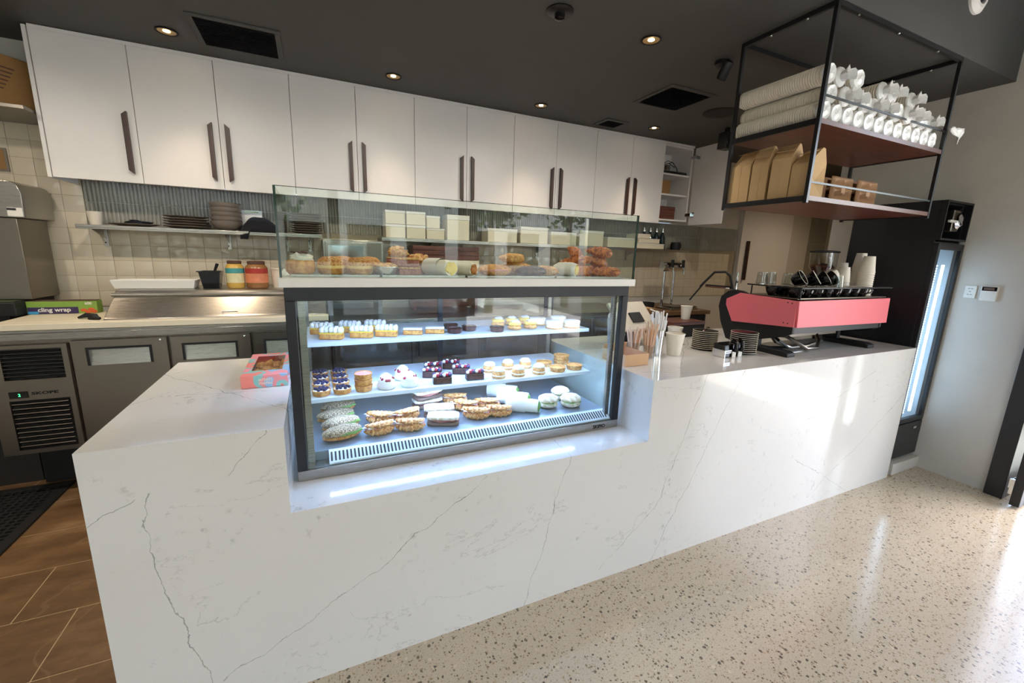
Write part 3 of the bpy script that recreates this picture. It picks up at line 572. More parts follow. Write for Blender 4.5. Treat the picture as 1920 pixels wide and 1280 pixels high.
# ------------------------------------------------------------------ glass topper on a white board
t = T('topper_board', 'white board on top of the display case', 'board', (1.2, .5, CZ1)); MB().box(.482, 1.925, .165, .80, CZ1+.001, 1.388).build('slab', M['white'], t, bevel=.002)
t = T('glass_topper', 'frameless clear glass guard around the pastries on top', 'glass guard', (1.2, .4, 1.388))
MB().box(.489, 1.915, .168, .174, 1.389, 1.667).build('front_pane', M['glass'], t)
for x in (.489, 1.909):
    p_ = MB().box(x, x+.006, .1745, .72, 1.389, 1.667).build('side_pane', M['glass'], t); e = x if x < 1 else x+.006
    MB().box(x-.0005, x+.0065, .1662, .1740, 1.389, 1.668).build('edge', M['glasse'], p_)
MB().box(.489, 1.915, .1675, .1745, 1.6675, 1.669).build('top_edge', M['glasse'], t)
def tray(x0, x1, label):
    o = T('serving_tray', label, 'tray', ((x0+x1)/2, .44, 1.389)); b = MB().box(x0, x1, .21, .70, 1.389, 1.3925); b.build('base', M['steel'], o); MB().box(x0, x1, .208, .2098, 1.389, 1.397).box(x0, x1, .7002, .702, 1.389, 1.397).build('rim', M['steel'], o)
tray(.52, .80, 'flat steel tray under the round buns'); tray(.81, 1.12, 'flat steel tray under the foil dish and brownies'); tray(1.13, 1.52, 'flat steel tray under the long rolls'); tray(1.53, 1.89, 'flat steel tray under the croissants')

# ================================================================== food
def food(name, label, cat, group=None): return T(name, label, cat, (0, 0, 0), 0, group)
def crois_mesh(w=.07, l=.085, r=.034):
    b = MB(); pts = []; rr = []
    n = 41
    for i in range(n):
        s = i/(n-1)*2-1; a = s*1.05; ph = (i % 6)/6
        pts.append((l*math.sin(a)*1.05, l*.75*(1-math.cos(a))-.02, r*.62)); rr.append(r*(1-abs(s)**2.0*.75)*(.74+.36*ph))
    b.tube(pts, rr, 12, flat=.85); return b
cr = food('croissant', '', 'croissant', 'croissants in the glass topper'); crois_mesh().build('body', M['crois'], cr, w=False, smooth=50); CRO = Many(cr)
ZT0 = 1.393
CRO((1.70, .29, ZT0), .3, 'dark croissant on tray at the left foot of the croissant pile'); CRO((1.825, .27, ZT0), -.2, 'croissant on tray at front right corner of the pile'); CRO((1.74, .43, ZT0), .9, 'croissant on tray at the back of the pile'); CRO((1.855, .42, ZT0), .2, 'croissant on tray at back right of the pile')
CRO((1.71, .34, ZT0+.045), -.7, 'croissant resting on the left of the pile, second layer', rot=(.15, -.2, -.7)); CRO((1.83, .36, ZT0+.046), .5, 'croissant resting on the right of the pile, second layer', rot=(.1, .15, .5)); CRO((1.83, .33, ZT0+.092), .1, 'golden croissant on the very top of the pile', rot=(0, .1, .1), sc=.95); CRO((1.72, .40, ZT0+.09), 1.2, 'croissant leaning at the upper left of the pile', rot=(.2, -.3, 1.2), sc=.9)
bn = food('sugared_bun', '', 'bun', 'sugared buns in the glass topper')
b = MB(); b.lathe([(0, 0), (.035, .0), (.044, .010), (.047, .024)], 22, cap=False); b.build('bottom', M['crust'], bn, w=False, smooth=60); MB().lathe([(.047, .024), (.0478, .029), (.0465, .034)], 22, cap=False).build('pale_band', mat('pale_dough', (238, 200, 128), .6), bn, w=False, smooth=60); MB().lathe([(.0465, .034), (.042, .052), (.028, .062), (0, .065)], 22, cap=False).build('top', M['sugar'], bn, w=False, smooth=60); BUN = Many(bn)
BUN((.645, .27, ZT0), 0, 'sugared round bun, middle one of the three at left'); BUN((.742, .27, ZT0), 0, 'sugared round bun next to the foil dish'); BUN((.69, .39, ZT0), 0, 'sugared round bun at the back between two buns'); BUN((.785, .40, ZT0), 0, 'sugared round bun at the back behind the foil dish')
o = food('cream_bun', 'split bun filled with cream and dark chocolate flakes', 'bun'); o.location = (.548, .27, ZT0)
MB().lathe([(0, 0), (.036, 0), (.046, .012), (.048, .03), (.044, .046), (.036, .05), (0, .05)], 22).build('bun', M['crust'], o, w=False, smooth=60); MB().ell((.004, 0, .052), (.038, .036, .022), amp=.3, seed=4).build('cream', M['cream'], o, w=False)
b = MB()
for k in range(9): b.ell((random.uniform(-.022, .028), random.uniform(-.02, .02), .072+random.uniform(0, .006)), (.008, .004, .003), 6, 4)
b.build('chocolate_flakes', M['choc'], o, w=False)
o = food('foil_pie', 'crumble pie in a small silver foil dish', 'pie'); o.location = (.827, .25, ZT0); MB().lathe([(.034, 0), (.045, .03), (.049, .031), (.049, .033), (.043, .031), (.032, .004), (0, .004)], 26, cap=False).build('foil_dish', M['foil'], o, w=False); MB().ell((0, 0, .03), (.041, .041, .016), 20, 8, amp=.35, fr=6, seed=2).build('crumble', M['pastry'], o, w=False)
sc_ = food('nut_scroll', '', 'pastry', 'crumbly nut pastries in the glass topper'); MB().ell((0, 0, .018), (.036, .034, .020), 18, 10, amp=.55, fr=4.5, seed=9, flat=.018).build('body', M['pastry'], sc_, w=False)
b = MB()
for k in range(10): b.ell((random.uniform(-.024, .024), random.uniform(-.024, .024), .033), (.009, .007, .005), 6, 4)
b.build('nuts', mat('toasted_nuts', (226, 184, 140), .6, var=.15), sc_, w=False); NUT = Many(sc_)
br = food('brownie_slab', '', 'slice', 'stacked brown slices in the glass topper'); MB().box(-.042, .042, -.036, .036, 0, .024).build('base', M['brownie'], br, w=False, bevel=.005); MB().box(-.041, .041, -.035, .035, .0245, .032).build('top', M['pastry'], br, w=False, bevel=.004); BRW = Many(br)
BRW((.915, .28, ZT0), .05, 'brown slice at the bottom of the front stack'); BRW((.912, .285, ZT0+.033), -.06, 'brown slice on top of the front stack'); BRW((.90, .40, ZT0), .2, 'brown slice at the bottom of the back stack'); BRW((.99, .42, ZT0), .1, 'brown slice at the back behind the yellow wrap'); BRW((.905, .40, ZT0+.033), .3, 'brown slice on top of the back stack')
NUT((.80, .36, ZT0), 0, 'nut pastry lying on tray behind the foil dish', sc=1.2); NUT((.90, .40, ZT0+.066), 1, 'nut pastry on top of the back brown stack', sc=1.1); NUT((.99, .42, ZT0+.033), 2, 'nut pastry on the brown slice behind the yellow wrap', sc=1.2); NUT((.858, .33, ZT0), .5, 'small nut pastry between the foil dish and brown stack', sc=.8)
def wrap_obj(label, loc, rz, fill, sc=1.0, paper=True):
    o = food('filled_wrap', label, 'wrap'); o.location = loc; o.rotation_euler = (0, 0, rz); o.scale = (sc,)*3
    b = MB(); b.tube([(-.07, 0, .027), (-.02, 0, .028), (.03, 0, .028), (.06, 0, .027)], [.022, .027, .028, .027], 16, flat=.95); b.build('tortilla', M['wrap'], o, w=False, smooth=60); MB().ell((.06, 0, .027), (.010, .023, .021), 14, 8, amp=.4, seed=int(loc[0]*50)).build('filling', fill, o, w=False)
    if paper: b = MB(); b.lathe([(.0295, -.06), (.0305, .0), (.0300, .02)], 16, (-.01, 0, .028), ax='x', cap=False); b.build('paper', M['paper'], o, w=False, smooth=60)
    return o
wrap_obj('yellow egg wrap in paper standing out at centre left', (1.04, .275, ZT0), -1.2, M['egg'], 1.15); wrap_obj('orange filled wrap beside the yellow egg wrap', (1.13, .28, ZT0), -1.0, mat('roast_filling', (196, 116, 40), .5, var=.2, scale=40), 1.0, False)
def roll_obj(label, loc, rz, m, fill=None, l=.075, r=.024):
    o = food('long_roll', label, 'roll'); o.location = loc; o.rotation_euler = (0, 0, rz); MB().ell((0, 0, r*.9), (l, r*1.15, r), 20, 10, amp=.22, fr=4, flat=r*.88, seed=int(loc[0]*90)).build('bread', m, o, w=False, smooth=70)
    if fill: MB().ell((0, -r*.55, r*1.0), (l*.86, r*.7, r*.28), 16, 6, amp=.4, fr=8).build('filling', fill, o, w=False)
    return o
roll_obj('long pale roll at front centre of the topper', (1.27, .265, ZT0), .08, M['crust'], M['ham']); roll_obj('long dark chocolate roll at front centre right', (1.44, .27, ZT0), .04, M['choc']); roll_obj('pale twisted roll behind the front rolls', (1.30, .36, ZT0), .3, M['pastry'], l=.08); roll_obj('pastry lattice roll behind the chocolate roll', (1.42, .38, ZT0), -.3, M['pastry'], l=.08, r=.03); roll_obj('pale pastry stick right of chocolate roll', (1.52, .29, ZT0), -.9, M['pastry'], l=.06); 
roll_obj('pastry strip resting upon the lattice roll', (1.40, .38, ZT0+.052), .2, M['pastry'], l=.07, r=.022)
o = food('wrapped_sandwich', 'pale paper wrapped sandwich before the croissants', 'sandwich'); o.location = (1.615, .28, ZT0); b = MB(); b.tube([(-.05, 0, .03), (-.03, 0, .032), (.03, 0, .032), (.052, 0, .03)], [.02, .03, .032, .028], 12); b.build('paper', M['paper'], o, w=False, smooth=60); MB().ell((.052, 0, .03), (.012, .024, .022), 12, 8, amp=.4).build('filling', M['egg'], o, w=False); o.rotation_euler = (0, 0, -.9)
roll_obj('golden round roll between wrapped sandwich and croissants', (1.665, .345, ZT0), .3, M['crust'], l=.045, r=.035)

# --- top shelf of the case
Z = 1.1191
me_ = food('meringue_slice', '', 'slice', 'meringue slices on the top shelf'); MB().box(-.045, .045, -.02, .02, 0, .022).build('base', M['crust'], me_, w=False, bevel=.003); MB().box(-.044, .044, -.019, .019, .0222, .028).build('curd', M['lemon'], me_, w=False)
b = MB(); rn = random.Random(3)
for i in range(5):
    for j in range(2): b.ell((-.036+i*.018, -.009+j*.018, .036+rn.uniform(0, .004)), (.0115, .0115, .014), 9, 7, amp=.15, seed=i+j)
b.build('meringue', M['cream'], me_, w=False, smooth=70); MER = Many(me_)
for k, (x, y) in enumerate(((.64, .49), (.757, .49), (.86, .49))): MER((x, y, Z), -.35, 'front row meringue slice on top shelf, %s from the left' % ORD[k])
for k, (x, y) in enumerate(((.605, .61), (.72, .62), (.83, .63))): MER((x, y, Z), -.35, 'back row meringue slice on top shelf, %s from the left' % ORD[k])
lb = food('lemon_bar', '', 'slice', 'pale bars on the top shelf'); MB().box(-.042, .042, -.017, .017, 0, .02).build('base', M['crust'], lb, w=False, bevel=.002); MB().box(-.042, .042, -.017, .017, .0203, .03).build('icing', M['cream'], lb, w=False, bevel=.004); LB = Many(lb); LB((.975, .50, Z), -.3, 'pale iced bar next to the meringue slices'); LB((1.075, .50, Z), -.3, 'pale iced bar next to the chocolate tarts')
def tart(name, grp, shell, fill, r=.034, h=.022, dots=None, n=8):
    o = food(name, '', 'tart', grp); MB().lathe([(0, 0), (r*.86, 0), (r, h), (r*.93, h+.001), (r*.88, h-.004), (0, h-.004)], 22, cap=False).build('shell', shell, o, w=False, smooth=40); MB().lathe([(r*.88, h-.0035), (r*.6, h), (0, h+.002)], 20, cap=False).build('filling', fill, o, w=False)
    if dots:
        b = MB()
        for k in range(n): a = k*2.4; q = r*.75*math.sqrt((k+.5)/n); b.ell((q*math.cos(a), q*math.sin(a), h+.003), (r*.19,)*3, 7, 5)
        b.build('topping', dots, o, w=False)
    return Many(o)
CT = tart('chocolate_tart', 'chocolate tarts on the top shelf', M['choc'], M['choc'], .036)
CT((1.165, .49, Z), 0, 'front chocolate tart beside the pale bars'); CT((1.18, .60, Z), 0, 'chocolate tart behind the front one beside pale bars'); CT((1.25, .53, Z), 0, 'chocolate tart at the centre of top shelf'); CT((1.37, .47, Z), 0, 'single chocolate tart at shelf edge before cream puffs')
ec = food('cream_puff', '', 'puff', 'cream puffs on the top shelf'); MB().ell((0, 0, .012), (.036, .024, .014), 16, 8, flat=.012, amp=.1).build('base', M['crust'], ec, w=False); MB().ell((0, 0, .028), (.033, .02, .014), 14, 8, amp=.3, seed=3).build('cream', M['lemon'], ec, w=False); MB().ell((.004, .0, .040), (.024, .015, .010), 12, 7, amp=.25, seed=5).build('sugar_glaze', mat('violet_sugar', (206, 198, 208), .5), ec, w=False); EC = Many(ec)
for k, (x, y) in enumerate(((1.47, .485), (1.56, .49))): EC((x, y, Z), -.6, 'front row cream puff, %s one' % ('left' if k == 0 else 'right'))
for k, (x, y) in enumerate(((1.43, .60), (1.51, .61), (1.59, .62))): EC((x, y, Z), -.6, 'back row cream puff, %s from left' % ORD[k])
ch = food('cheesecake', '', 'cheesecake', 'round cheesecakes on the top shelf'); MB().lathe([(0, 0), (.043, 0), (.043, .006)], 26).build('crust', M['crust'], ch, w=False); MB().lathe([(.042, .0062), (.042, .022)], 26).build('body', mat('pale_cheesecake', (236, 214, 168), .5), ch, w=False); MB().lathe([(.0425, .0222), (.0425, .036), (.039, .039), (0, .039)], 26).build('topping', M['cream'], ch, w=False, smooth=50); CH = Many(ch)
CH((1.69, .475, Z), 0, 'white round cheesecake at front, left one'); CH((1.795, .475, Z), 0, 'white round cheesecake at front right corner'); CH((1.66, .60, Z), 0, 'white round cheesecake at back left'); CH((1.80, .62, Z), 0, 'white round cheesecake at back right')
# --- middle shelf
Z = .8991
BT = tart('berry_tart', 'berry tarts on the middle shelf', M['crust'], M['cream'], .037, .022, M['blue'], 12)
rows = ['front', 'second', 'third', 'back']
for r, y in enumerate((.44, .535, .625, .715)):
    for c, x in enumerate((.588, .667)): BT((x, y, Z), r*.7+c, 'blueberry cream tart, %s row, %s column' % (rows[r], ('left', 'right')[c]))
PT = tart('pink_tart', 'pink tarts stacked on the middle shelf', M['crust'], mat('pink_cream', (214, 130, 140), .5), .037, .024)
for k in range(3): PT((.752, .445, Z+.026*k), k, ['pink tart at the bottom of the stack', 'pink tart in the middle of the stack', 'pink tart at the top of the stack'][k])
PT((.76, .55, Z), 0, 'lone pink tart behind the stack of three')
pv = food('pavlova', '', 'pavlova', 'pavlovas on the middle shelf'); MB().lathe([(0, 0), (.034, 0), (.040, .008), (.040, .018), (.034, .026), (.036, .034), (.028, .044), (.022, .056), (.008, .066), (0, .067)], 22, cap=False).build('meringue', M['cream'], pv, w=False, smooth=70)
b = MB(); rn = random.Random(5)
for k in range(16): a = rn.uniform(0, 6.28); q = rn.uniform(.006, .03); b.ell((q*math.cos(a), q*math.sin(a), .064-q*.85), (.0085, .0085, .007), 7, 5)
b.build('berries', M['berry'], pv, w=False); PV = Many(pv); PV((.845, .445, Z), 0, 'pavlova with red berries at shelf front, left one'); PV((.945, .445, Z), 2, 'pavlova with red berries at shelf front, right one'); PV((.935, .555, Z), 4, 'pavlova with red berries behind the front pair')
cb = food('chocolate_slice', '', 'cake slice', 'chocolate berry slices on the middle shelf'); MB().box(-.042, .042, -.02, .02, 0, .03).build('cake', M['choc'], cb, w=False, bevel=.002)
b = MB(); b2 = MB(); b3 = MB(); rn = random.Random(8)
for i in range(6):
    for j in range(2): [b, b2, b3][(i+2*j) % 3].ell((-.035+i*.014, -.009+j*.018, .037+rn.uniform(0, .003)), (.0088,)*3, 8, 6)
b.build('cream_dots', M['cream'], cb, w=False); b2.build('raspberries', M['berry'], cb, w=False); b3.build('blueberries', M['blue'], cb, w=False); CBS = Many(cb)
for k, (x, y, nm) in enumerate(((1.09, .435, 'front left'), (1.07, .54, 'second row left'), (1.25, .445, 'front right'), (1.22, .555, 'second row right'), (1.10, .64, 'back row left'), (1.20, .66, 'back row right'))): CBS((x, y, Z), -.4 if k % 2 else -.1, 'chocolate slice topped with berries and cream, ' + nm)
sk = food('sponge_cake', '', 'cake', 'small sponge cakes on the middle shelf'); MB().lathe([(0, 0), (.032, 0), (.034, .004), (.030, .03), (.026, .034), (0, .034)], 20, cap=False).build('sponge', M['pastry'], sk, w=False, smooth=50); MB().lathe([(.029, .0345), (.028, .042), (.018, .05), (0, .052)], 20).build('icing', M['cream'], sk, w=False, smooth=60); MB().lathe([(.033, .010), (.0335, .014), (.0328, .016)], 20, cap=False).build('cream_layer', M['cream'], sk, w=False); SK = Many(sk)
for k, (x, y, nm) in enumerate(((1.37, .435, 'front left'), (1.475, .435, 'front middle'), (1.59, .435, 'front right'), (1.365, .545, 'back left'), (1.475, .565, 'back middle'), (1.575, .56, 'back right'))): SK((x, y, Z), k, 'small iced sponge cake, ' + nm + ' of six')
PI_ = tart('round_pie', 'round pies on the middle shelf', M['pastry'], M['crust'], .044, .024)
PI_((1.705, .445, Z), 0, 'round pie at shelf front next to the sponge cakes'); PI_((1.81, .45, Z), 0, 'round pie at front right corner of middle shelf'); PI_((1.69, .56, Z), 0, 'round pie at back left of the pies'); PI_((1.80, .565, Z), 0, 'round pie at the bottom of the back stack'); PI_((1.80, .565, Z+.027), 1, 'round pie on top of the back stack')
# --- deck
Z = .736
sr = food('seeded_roll', '', 'roll', 'seeded rolls on the case deck'); MB().ell((0, 0, .016), (.082, .042, .016), 20, 8, flat=.0175, amp=.08).build('bottom', M['crust'], sr, w=False); MB().ell((.0, .0, .033), (.084, .046, .024), 24, 10, amp=.06, seed=2, flat=.006).build('top', M['seed'], sr, w=False); MB().ell((.02, -.014, .032), (.06, .034, .008), 20, 6, amp=.5, fr=8).build('lettuce', M['lettuce'], sr, w=False); SR = Many(sr)
SR((.655, .352, Z), .3, sc=.94, label= 'seeded salad roll at the very front left of the deck'); SR((.655, .455, Z), .3, sc=.94, label= 'seeded salad roll second from the front'); SR((.64, .555, Z), .2, 'seeded salad roll third from the front'); SR((.655, .665, Z), .25, 'seeded salad roll at the back of its row')
hc = food('filled_croissant', '', 'croissant', 'filled croissants on the case deck'); crois_mesh(.08, .078, .03).build('bottom', M['crois2'], hc, w=False, smooth=50); b = MB(); b.ell((0, .0, .034), (.07, .036, .010), 20, 6, amp=.5, fr=7); b.build('ham', M['ham'], hc, w=False); b = MB(); b.ell((0, -.006, .041), (.066, .032, .006), 18, 6, amp=.5, fr=8, seed=4); b.build('cheese', M['cream'], hc, w=False); q = crois_mesh(.08, .074, .03); q.v = [(x, y, z*.62+.037) for x, y, z in q.v]; q.build('top', M['crois2'], hc, w=False, smooth=50); HCR = Many(hc)
for x, y, rz, nm in ((.80, .355, .2, 'beside the seeded rolls at front'), (.925, .35, -.3, 'second from left at the front'), (.82, .475, -.4, 'second row beside seeded rolls'), (.935, .47, .3, 'second row near the sliced bread'), (1.235, .375, -.5, 'front, just right of the sliced bread'), (1.345, .368, -.4, 'front, beside the wraps'), (1.22, .49, -.5, 'second row right of sliced bread'), (1.33, .48, -.3, 'second row beside the wraps'), (1.20, .60, -.2, 'back row at the centre')): HCR((x, y, Z), rz, 'ham and cheese croissant, ' + nm, sc=.86)
bs = food('bread_sandwich', '', 'sandwich', 'sliced bread sandwiches on the case deck')
def slice_(b, z0, z1, m=0): b.prism([(-.07, -.03), (-.045, -.042), (.045, -.042), (.07, -.03), (.07, .03), (.045, .044), (-.045, .044), (-.07, .03)], 'z', z0, z1, m)
b = MB(); slice_(b, 0, .014); b.build('bottom_slice', mat('rye_crust', (120, 96, 84), .8), bs, w=False, bevel=.004); b = MB(); b.ell((0, 0, .02), (.066, .04, .007), 18, 6, amp=.4, fr=8); b.build('filling', M['ham'], bs, w=False); b = MB(); slice_(b, .027, .041); b.build('top_slice', M['flour'], bs, w=False, bevel=.004); BS = Many(bs)
BS((1.075, .362, Z), -.35, 'rye sandwich lying at the deck front'); BS((1.085, .47, Z), -.2, 'rye sandwich in the second row'); BS((1.06, .60, Z), .1, 'rye sandwich at the back bottom'); BS((1.06, .60, Z+.0445), .3, 'rye sandwich stacked on the back one')
for k, (x, y, rz, nm) in enumerate(((1.475, .365, -.6, 'at the front'), (1.475, .475, -.6, 'in the middle'), (1.47, .60, -.6, 'at the back'))): wrap_obj('white paper wrapped tortilla roll %s of its row of three' % nm, (x, y, Z), rz, M['lettuce'], 1.2)
rr = food('round_roll', '', 'roll', 'floured round rolls on the case deck'); MB().ell((0, 0, .018), (.052, .048, .02), 20, 8, flat=.0175).build('bottom', M['flour'], rr, w=False); MB().ell((0, -.004, .032), (.047, .046, .007), 18, 6, amp=.5, fr=9).build('filling', M['lettuce'], rr, w=False); MB().ell((0, 0, .040), (.053, .049, .026), 20, 9, flat=.004, amp=.06).build('top', M['flour'], rr, w=False); RR = Many(rr)
RR((1.62, .38, Z), .2, 'floured round roll next to the wraps'); RR((1.745, .47, Z), .5, 'floured round roll at the back right'); RR((1.735, .35, Z), -.2, 'floured round roll at front right corner of the deck')
# ================================================================== hanging shelf
HX0, HX1, HY0, HY1, HZ0 = 2.772, 3.968, -.018, .462, 1.772
t = T('hanging_shelf', 'black steel frame hung from ceiling with two timber shelves', 'shelf', (3.37, .22, HZ0)); s = .018
for x in (HX0, HX1-s):
    for y in (HY0, HY1-s): MB().box(x, x+s, y, y+s, HZ0, HC).build('post', M['black'], t, bevel=.0015)
for y in (HY0, HY1-s): MB().box(HX0+s, HX1-s, y, y+s, HC-.022, HC-.001).build('top_rail', M['black'], t)
for x in (HX0, HX1-s): MB().box(x, x+s, HY0+s, HY1-s, HC-.022, HC-.001).build('top_rail', M['black'], t)
for z in (1.785, 2.132):
    sh = MB().box(HX0+s+.001, HX1-s-.001, HY0+.002, HY1-.002, z, z+.022).build('shelf_board', M['walnut'], t)
    for x in (HX0, HX1-s): MB().box(x, x+s, HY0+s, HY1-s, z-.004, z+.022).build('side_rail', M['black'], sh)
for z in (1.866, 2.25): MB().box(HX0+s, HX1-s, HY0+.004, HY0+.009, z, z+.009).build('guard_rail', M['black'], t)
b = MB()
for x in (2.95, 3.3, 3.7): b.lathe([(.006, 0), (.005, -.004), (0, -.005)], 8, (x, HY0+.009, HC-.022))
for y in (.12, .30): b.lathe([(.006, 0), (.005, -.004), (0, -.005)], 8, (HX0+.009, y, HC-.022)).lathe([(.006, 0), (.005, -.004), (0, -.005)], 8, (HX1-.009, y, HC-.022))
b.build('screws', M['chrome'], t)
# sleeves of paper cups, wrapped in film, lying front to back
sl = T('cup_sleeve', '', 'cup sleeve', (0, 0, 0), 0, 'sleeves of white paper cups on the hanging shelf')
pr = [(.030, .0)]; n = 36
for i in range(n): z = .004 + i*.0122; pr += [(.0405, z), (.0450, z+.002), (.0450, z+.0050), (.0400, z+.007)]
pr += [(.034, .455), (0, .456)]
b = MB(); b.M = Matrix.Rotation(PI, 4, 'Z'); b.lathe(pr, 16, (0, 0, .0455), ax='y'); b.build('cups', M['sleeve'], sl, w=False, smooth=50)
b = MB(); vs = []; fs = []; nn = 14; rn = random.Random(2)
for j, (r, y) in enumerate(((.0455, .004), (.0435, -.003), (.036, -.006), (.022, -.012), (.020, -.022), (.034, -.042))):
    for k in range(nn):
        a = 2*PI*k/nn; q = r*(1 + (rn.uniform(-.4, .4) if j > 3 else rn.uniform(-.05, .05))); vs.append((q*math.cos(a), y + (rn.uniform(-.012, .008) if j > 3 else 0), .0455+q*math.sin(a)))
for j in range(5):
    for k in range(nn): fs.append((j*nn+k, j*nn+(k+1) % nn, (j+1)*nn+(k+1) % nn, (j+1)*nn+k))
b.add(vs, fs)
sl2 = T('cup_sleeve', '', 'cup sleeve', (0, 0, 0), 0, 'sleeves of white paper cups on the hanging shelf'); link('cups', sl.children[0].data, sl2); b.build('twisted_film', M['film'], sl2, w=False, smooth=30); SL2 = Many(sl2)
b = MB(); vs = []; fs = []
for j, (r, y) in enumerate(((.0455, .006), (.0445, -.003), (.040, -.008), (.029, -.007), (.015, -.010), (.002, -.009))):
    for k in range(nn): a = 2*PI*k/nn; q = r*(1+rn.uniform(-.08, .08)); vs.append((q*math.cos(a), y+rn.uniform(-.004, .004), .0455+q*math.sin(a)))
for j in range(5):
    for k in range(nn): fs.append((j*nn+k, j*nn+(k+1) % nn, (j+1)*nn+(k+1) % nn, (j+1)*nn+k))
b.add(vs, fs); b.build('folded_film', M['film'], sl, w=False, smooth=35); SL = Many(sl)
for k in range(12): SL((2.838 + k*.0935, .012, 2.1545), 0, 'cup sleeve in the bottom row of the hanging shelf, %s from the left' % ORD[k])
for k in range(11): (SL2 if k % 3 else SL)((2.884 + k*.0935, .005 + random.uniform(-.012, .02), 2.1545+.081), 0, 'cup sleeve in the second row of the hanging shelf, %s from the left' % ORD[k])
for k, x in enumerate((2.838+.0, 2.932, 3.028, 3.30, 3.394, 3.59)): (SL if k in (0, 2) else SL2)((x, .0 + random.uniform(-.01, .02), 2.1545+.162), 0, 'cup sleeve in the top row of the hanging shelf, %s from the left' % ORD[k])
for o in []: pass
t = T('plastic_tail', 'loose clear plastic bag end sticking out right of the hanging shelf', 'plastic', (3.99, -.03, 2.245)); b = MB(); vs = []; fs = []
for j in range(7):
    for k in range(5): w = .008 + .011*j; vs.append((3.93+.022*j, -.045+.010*math.sin(j*1.3+k), 2.262+(k-2)*w*.28+.004*math.sin(j*2+k*1.7)-.004*j))
for j in range(6):
    for k in range(4): fs.append((j*5+k, (j+1)*5+k, (j+1)*5+k+1, j*5+k+1))
b.add(vs, fs); o = b.build('film', M['film'], t, smooth=60); o.modifiers.new('thick', 'SOLIDIFY').thickness = .002
# kraft bags, standing side by side from the back to the front
def bag(x, y, w, d, h, top, rz, label, lean=0):
    t = T('paper_bag', label, 'paper bag', (x, y, 1.8075), rz, 'kraft paper bags on the hanging shelf'); b = MB()
    P = [(-d/2, -w/2, 0), (d/2, -w/2, 0), (d/2, w/2, 0), (-d/2, w/2, 0)]; hz = h-top
    Q = [(-d/2*.98, -w/2*.97, hz), (d/2*.98, -w/2*.97, hz), (d/2*.98, w/2*.97, hz), (-d/2*.98, w/2*.97, hz)]
    g = [(0, -w/2+.014, hz*.45), (0, w/2-.014, hz*.45)]
    R = [(-.008+lean, -w/2*.94, h), (.008+lean, -w/2*.94, h-.004), (.008+lean, w/2*.94, h-.008), (-.008+lean, w/2*.94, h-.004)]
    vs = P+Q+R+g; fs = [(3, 2, 1, 0), (1, 2, 6, 5), (3, 0, 4, 7), (0, 1, 12), (1, 5, 12), (5, 4, 12), (4, 0, 12), (2, 3, 13), (3, 7, 13), (7, 6, 13), (6, 2, 13), (4, 5, 9, 8), (5, 6, 10, 9), (6, 7, 11, 10), (7, 4, 8, 11), (8, 9, 10, 11)]
    b.add(vs, fs); b.build('body', M['kraft'], t, w=False, smooth=0, bevel=.002); b = MB(); b.M = Matrix.Translation((lean-.006, 0, h-.008)) @ Matrix.Rotation(.9+lean*12, 4, 'Y'); b.add([(-.0015, -w*.47, 0), (-.0015, w*.47, 0), (-.0015, w*.40, -.062), (-.0015, -w*.47, -.07), (.0, -w*.47, 0), (.0, w*.47, 0), (.0, w*.40, -.062), (.0, -w*.47, -.07)], [(0, 1, 2, 3), (7, 6, 5, 4), (0, 4, 5, 1), (1, 5, 6, 2), (2, 6, 7, 3), (3, 7, 4, 0)]); b.build('folded_top', M['kraft'], t, w=False, smooth=0); MB().box(-d/2-.0012, -d/2-.0002, -.004, .004, .01, hz*.95).build('seam', M['kraft'], t, w=False)
bag(2.87, .395, .115, .13, .29, .09, .06, 'kraft paper bag at the far left end of the lower shelf', .03); bag(2.868, .275, .10, .12, .28, .085, -.05, 'kraft paper bag second from the far end with folded top', -.02); bag(2.865, .165, .10, .12, .275, .075, .1, 'tall kraft paper bag in the middle of the row', .01); bag(2.868, .055, .095, .12, .235, .075, -.08, 'short kraft paper bag beside the front steel post', .03)
# pulp cup carriers standing on edge
ct = T('cup_carrier', '', 'cup carrier', (0, 0, 0), 0, 'moulded pulp cup carriers on the hanging shelf'); b = MB(); vs = []; fs = []; n = 13; a_ = .19
for j in range(n):
    for i in range(n):
        u, v = i/(n-1)-.5, j/(n-1)-.5; d1 = min((u-.22)**2+(v-.22)**2, (u+.22)**2+(v-.22)**2, (u-.22)**2+(v+.22)**2, (u+.22)**2+(v+.22)**2)
        dep = .035 if d1 < .022 else (.018 if d1 < .034 else 0.0); e = max(abs(u), abs(v)); dep = dep if e < .47 else .012
        vs.append((u*a_, dep, (v+.5)*.135))
for j in range(n-1):
    for i in range(n-1): k = j*n+i; fs.append((k, k+1, k+n+1, k+n))
b.add(vs, fs); o = b.build('tray', M['pulp'], ct, w=False, smooth=40); md = o.modifiers.new('thick', 'SOLIDIFY'); md.thickness = .004; CT_ = Many(ct)
for k in range(7): CT_((3.22, .075+k*.046, 1.8082), .02*k, 'brown pulp cup carrier in the left pack, %s from the front' % ORD[k])
for k in range(7): CT_((3.44, .065+k*.046, 1.8082), -.02*k, 'brown pulp cup carrier in the right pack, %s from the front' % ORD[k])

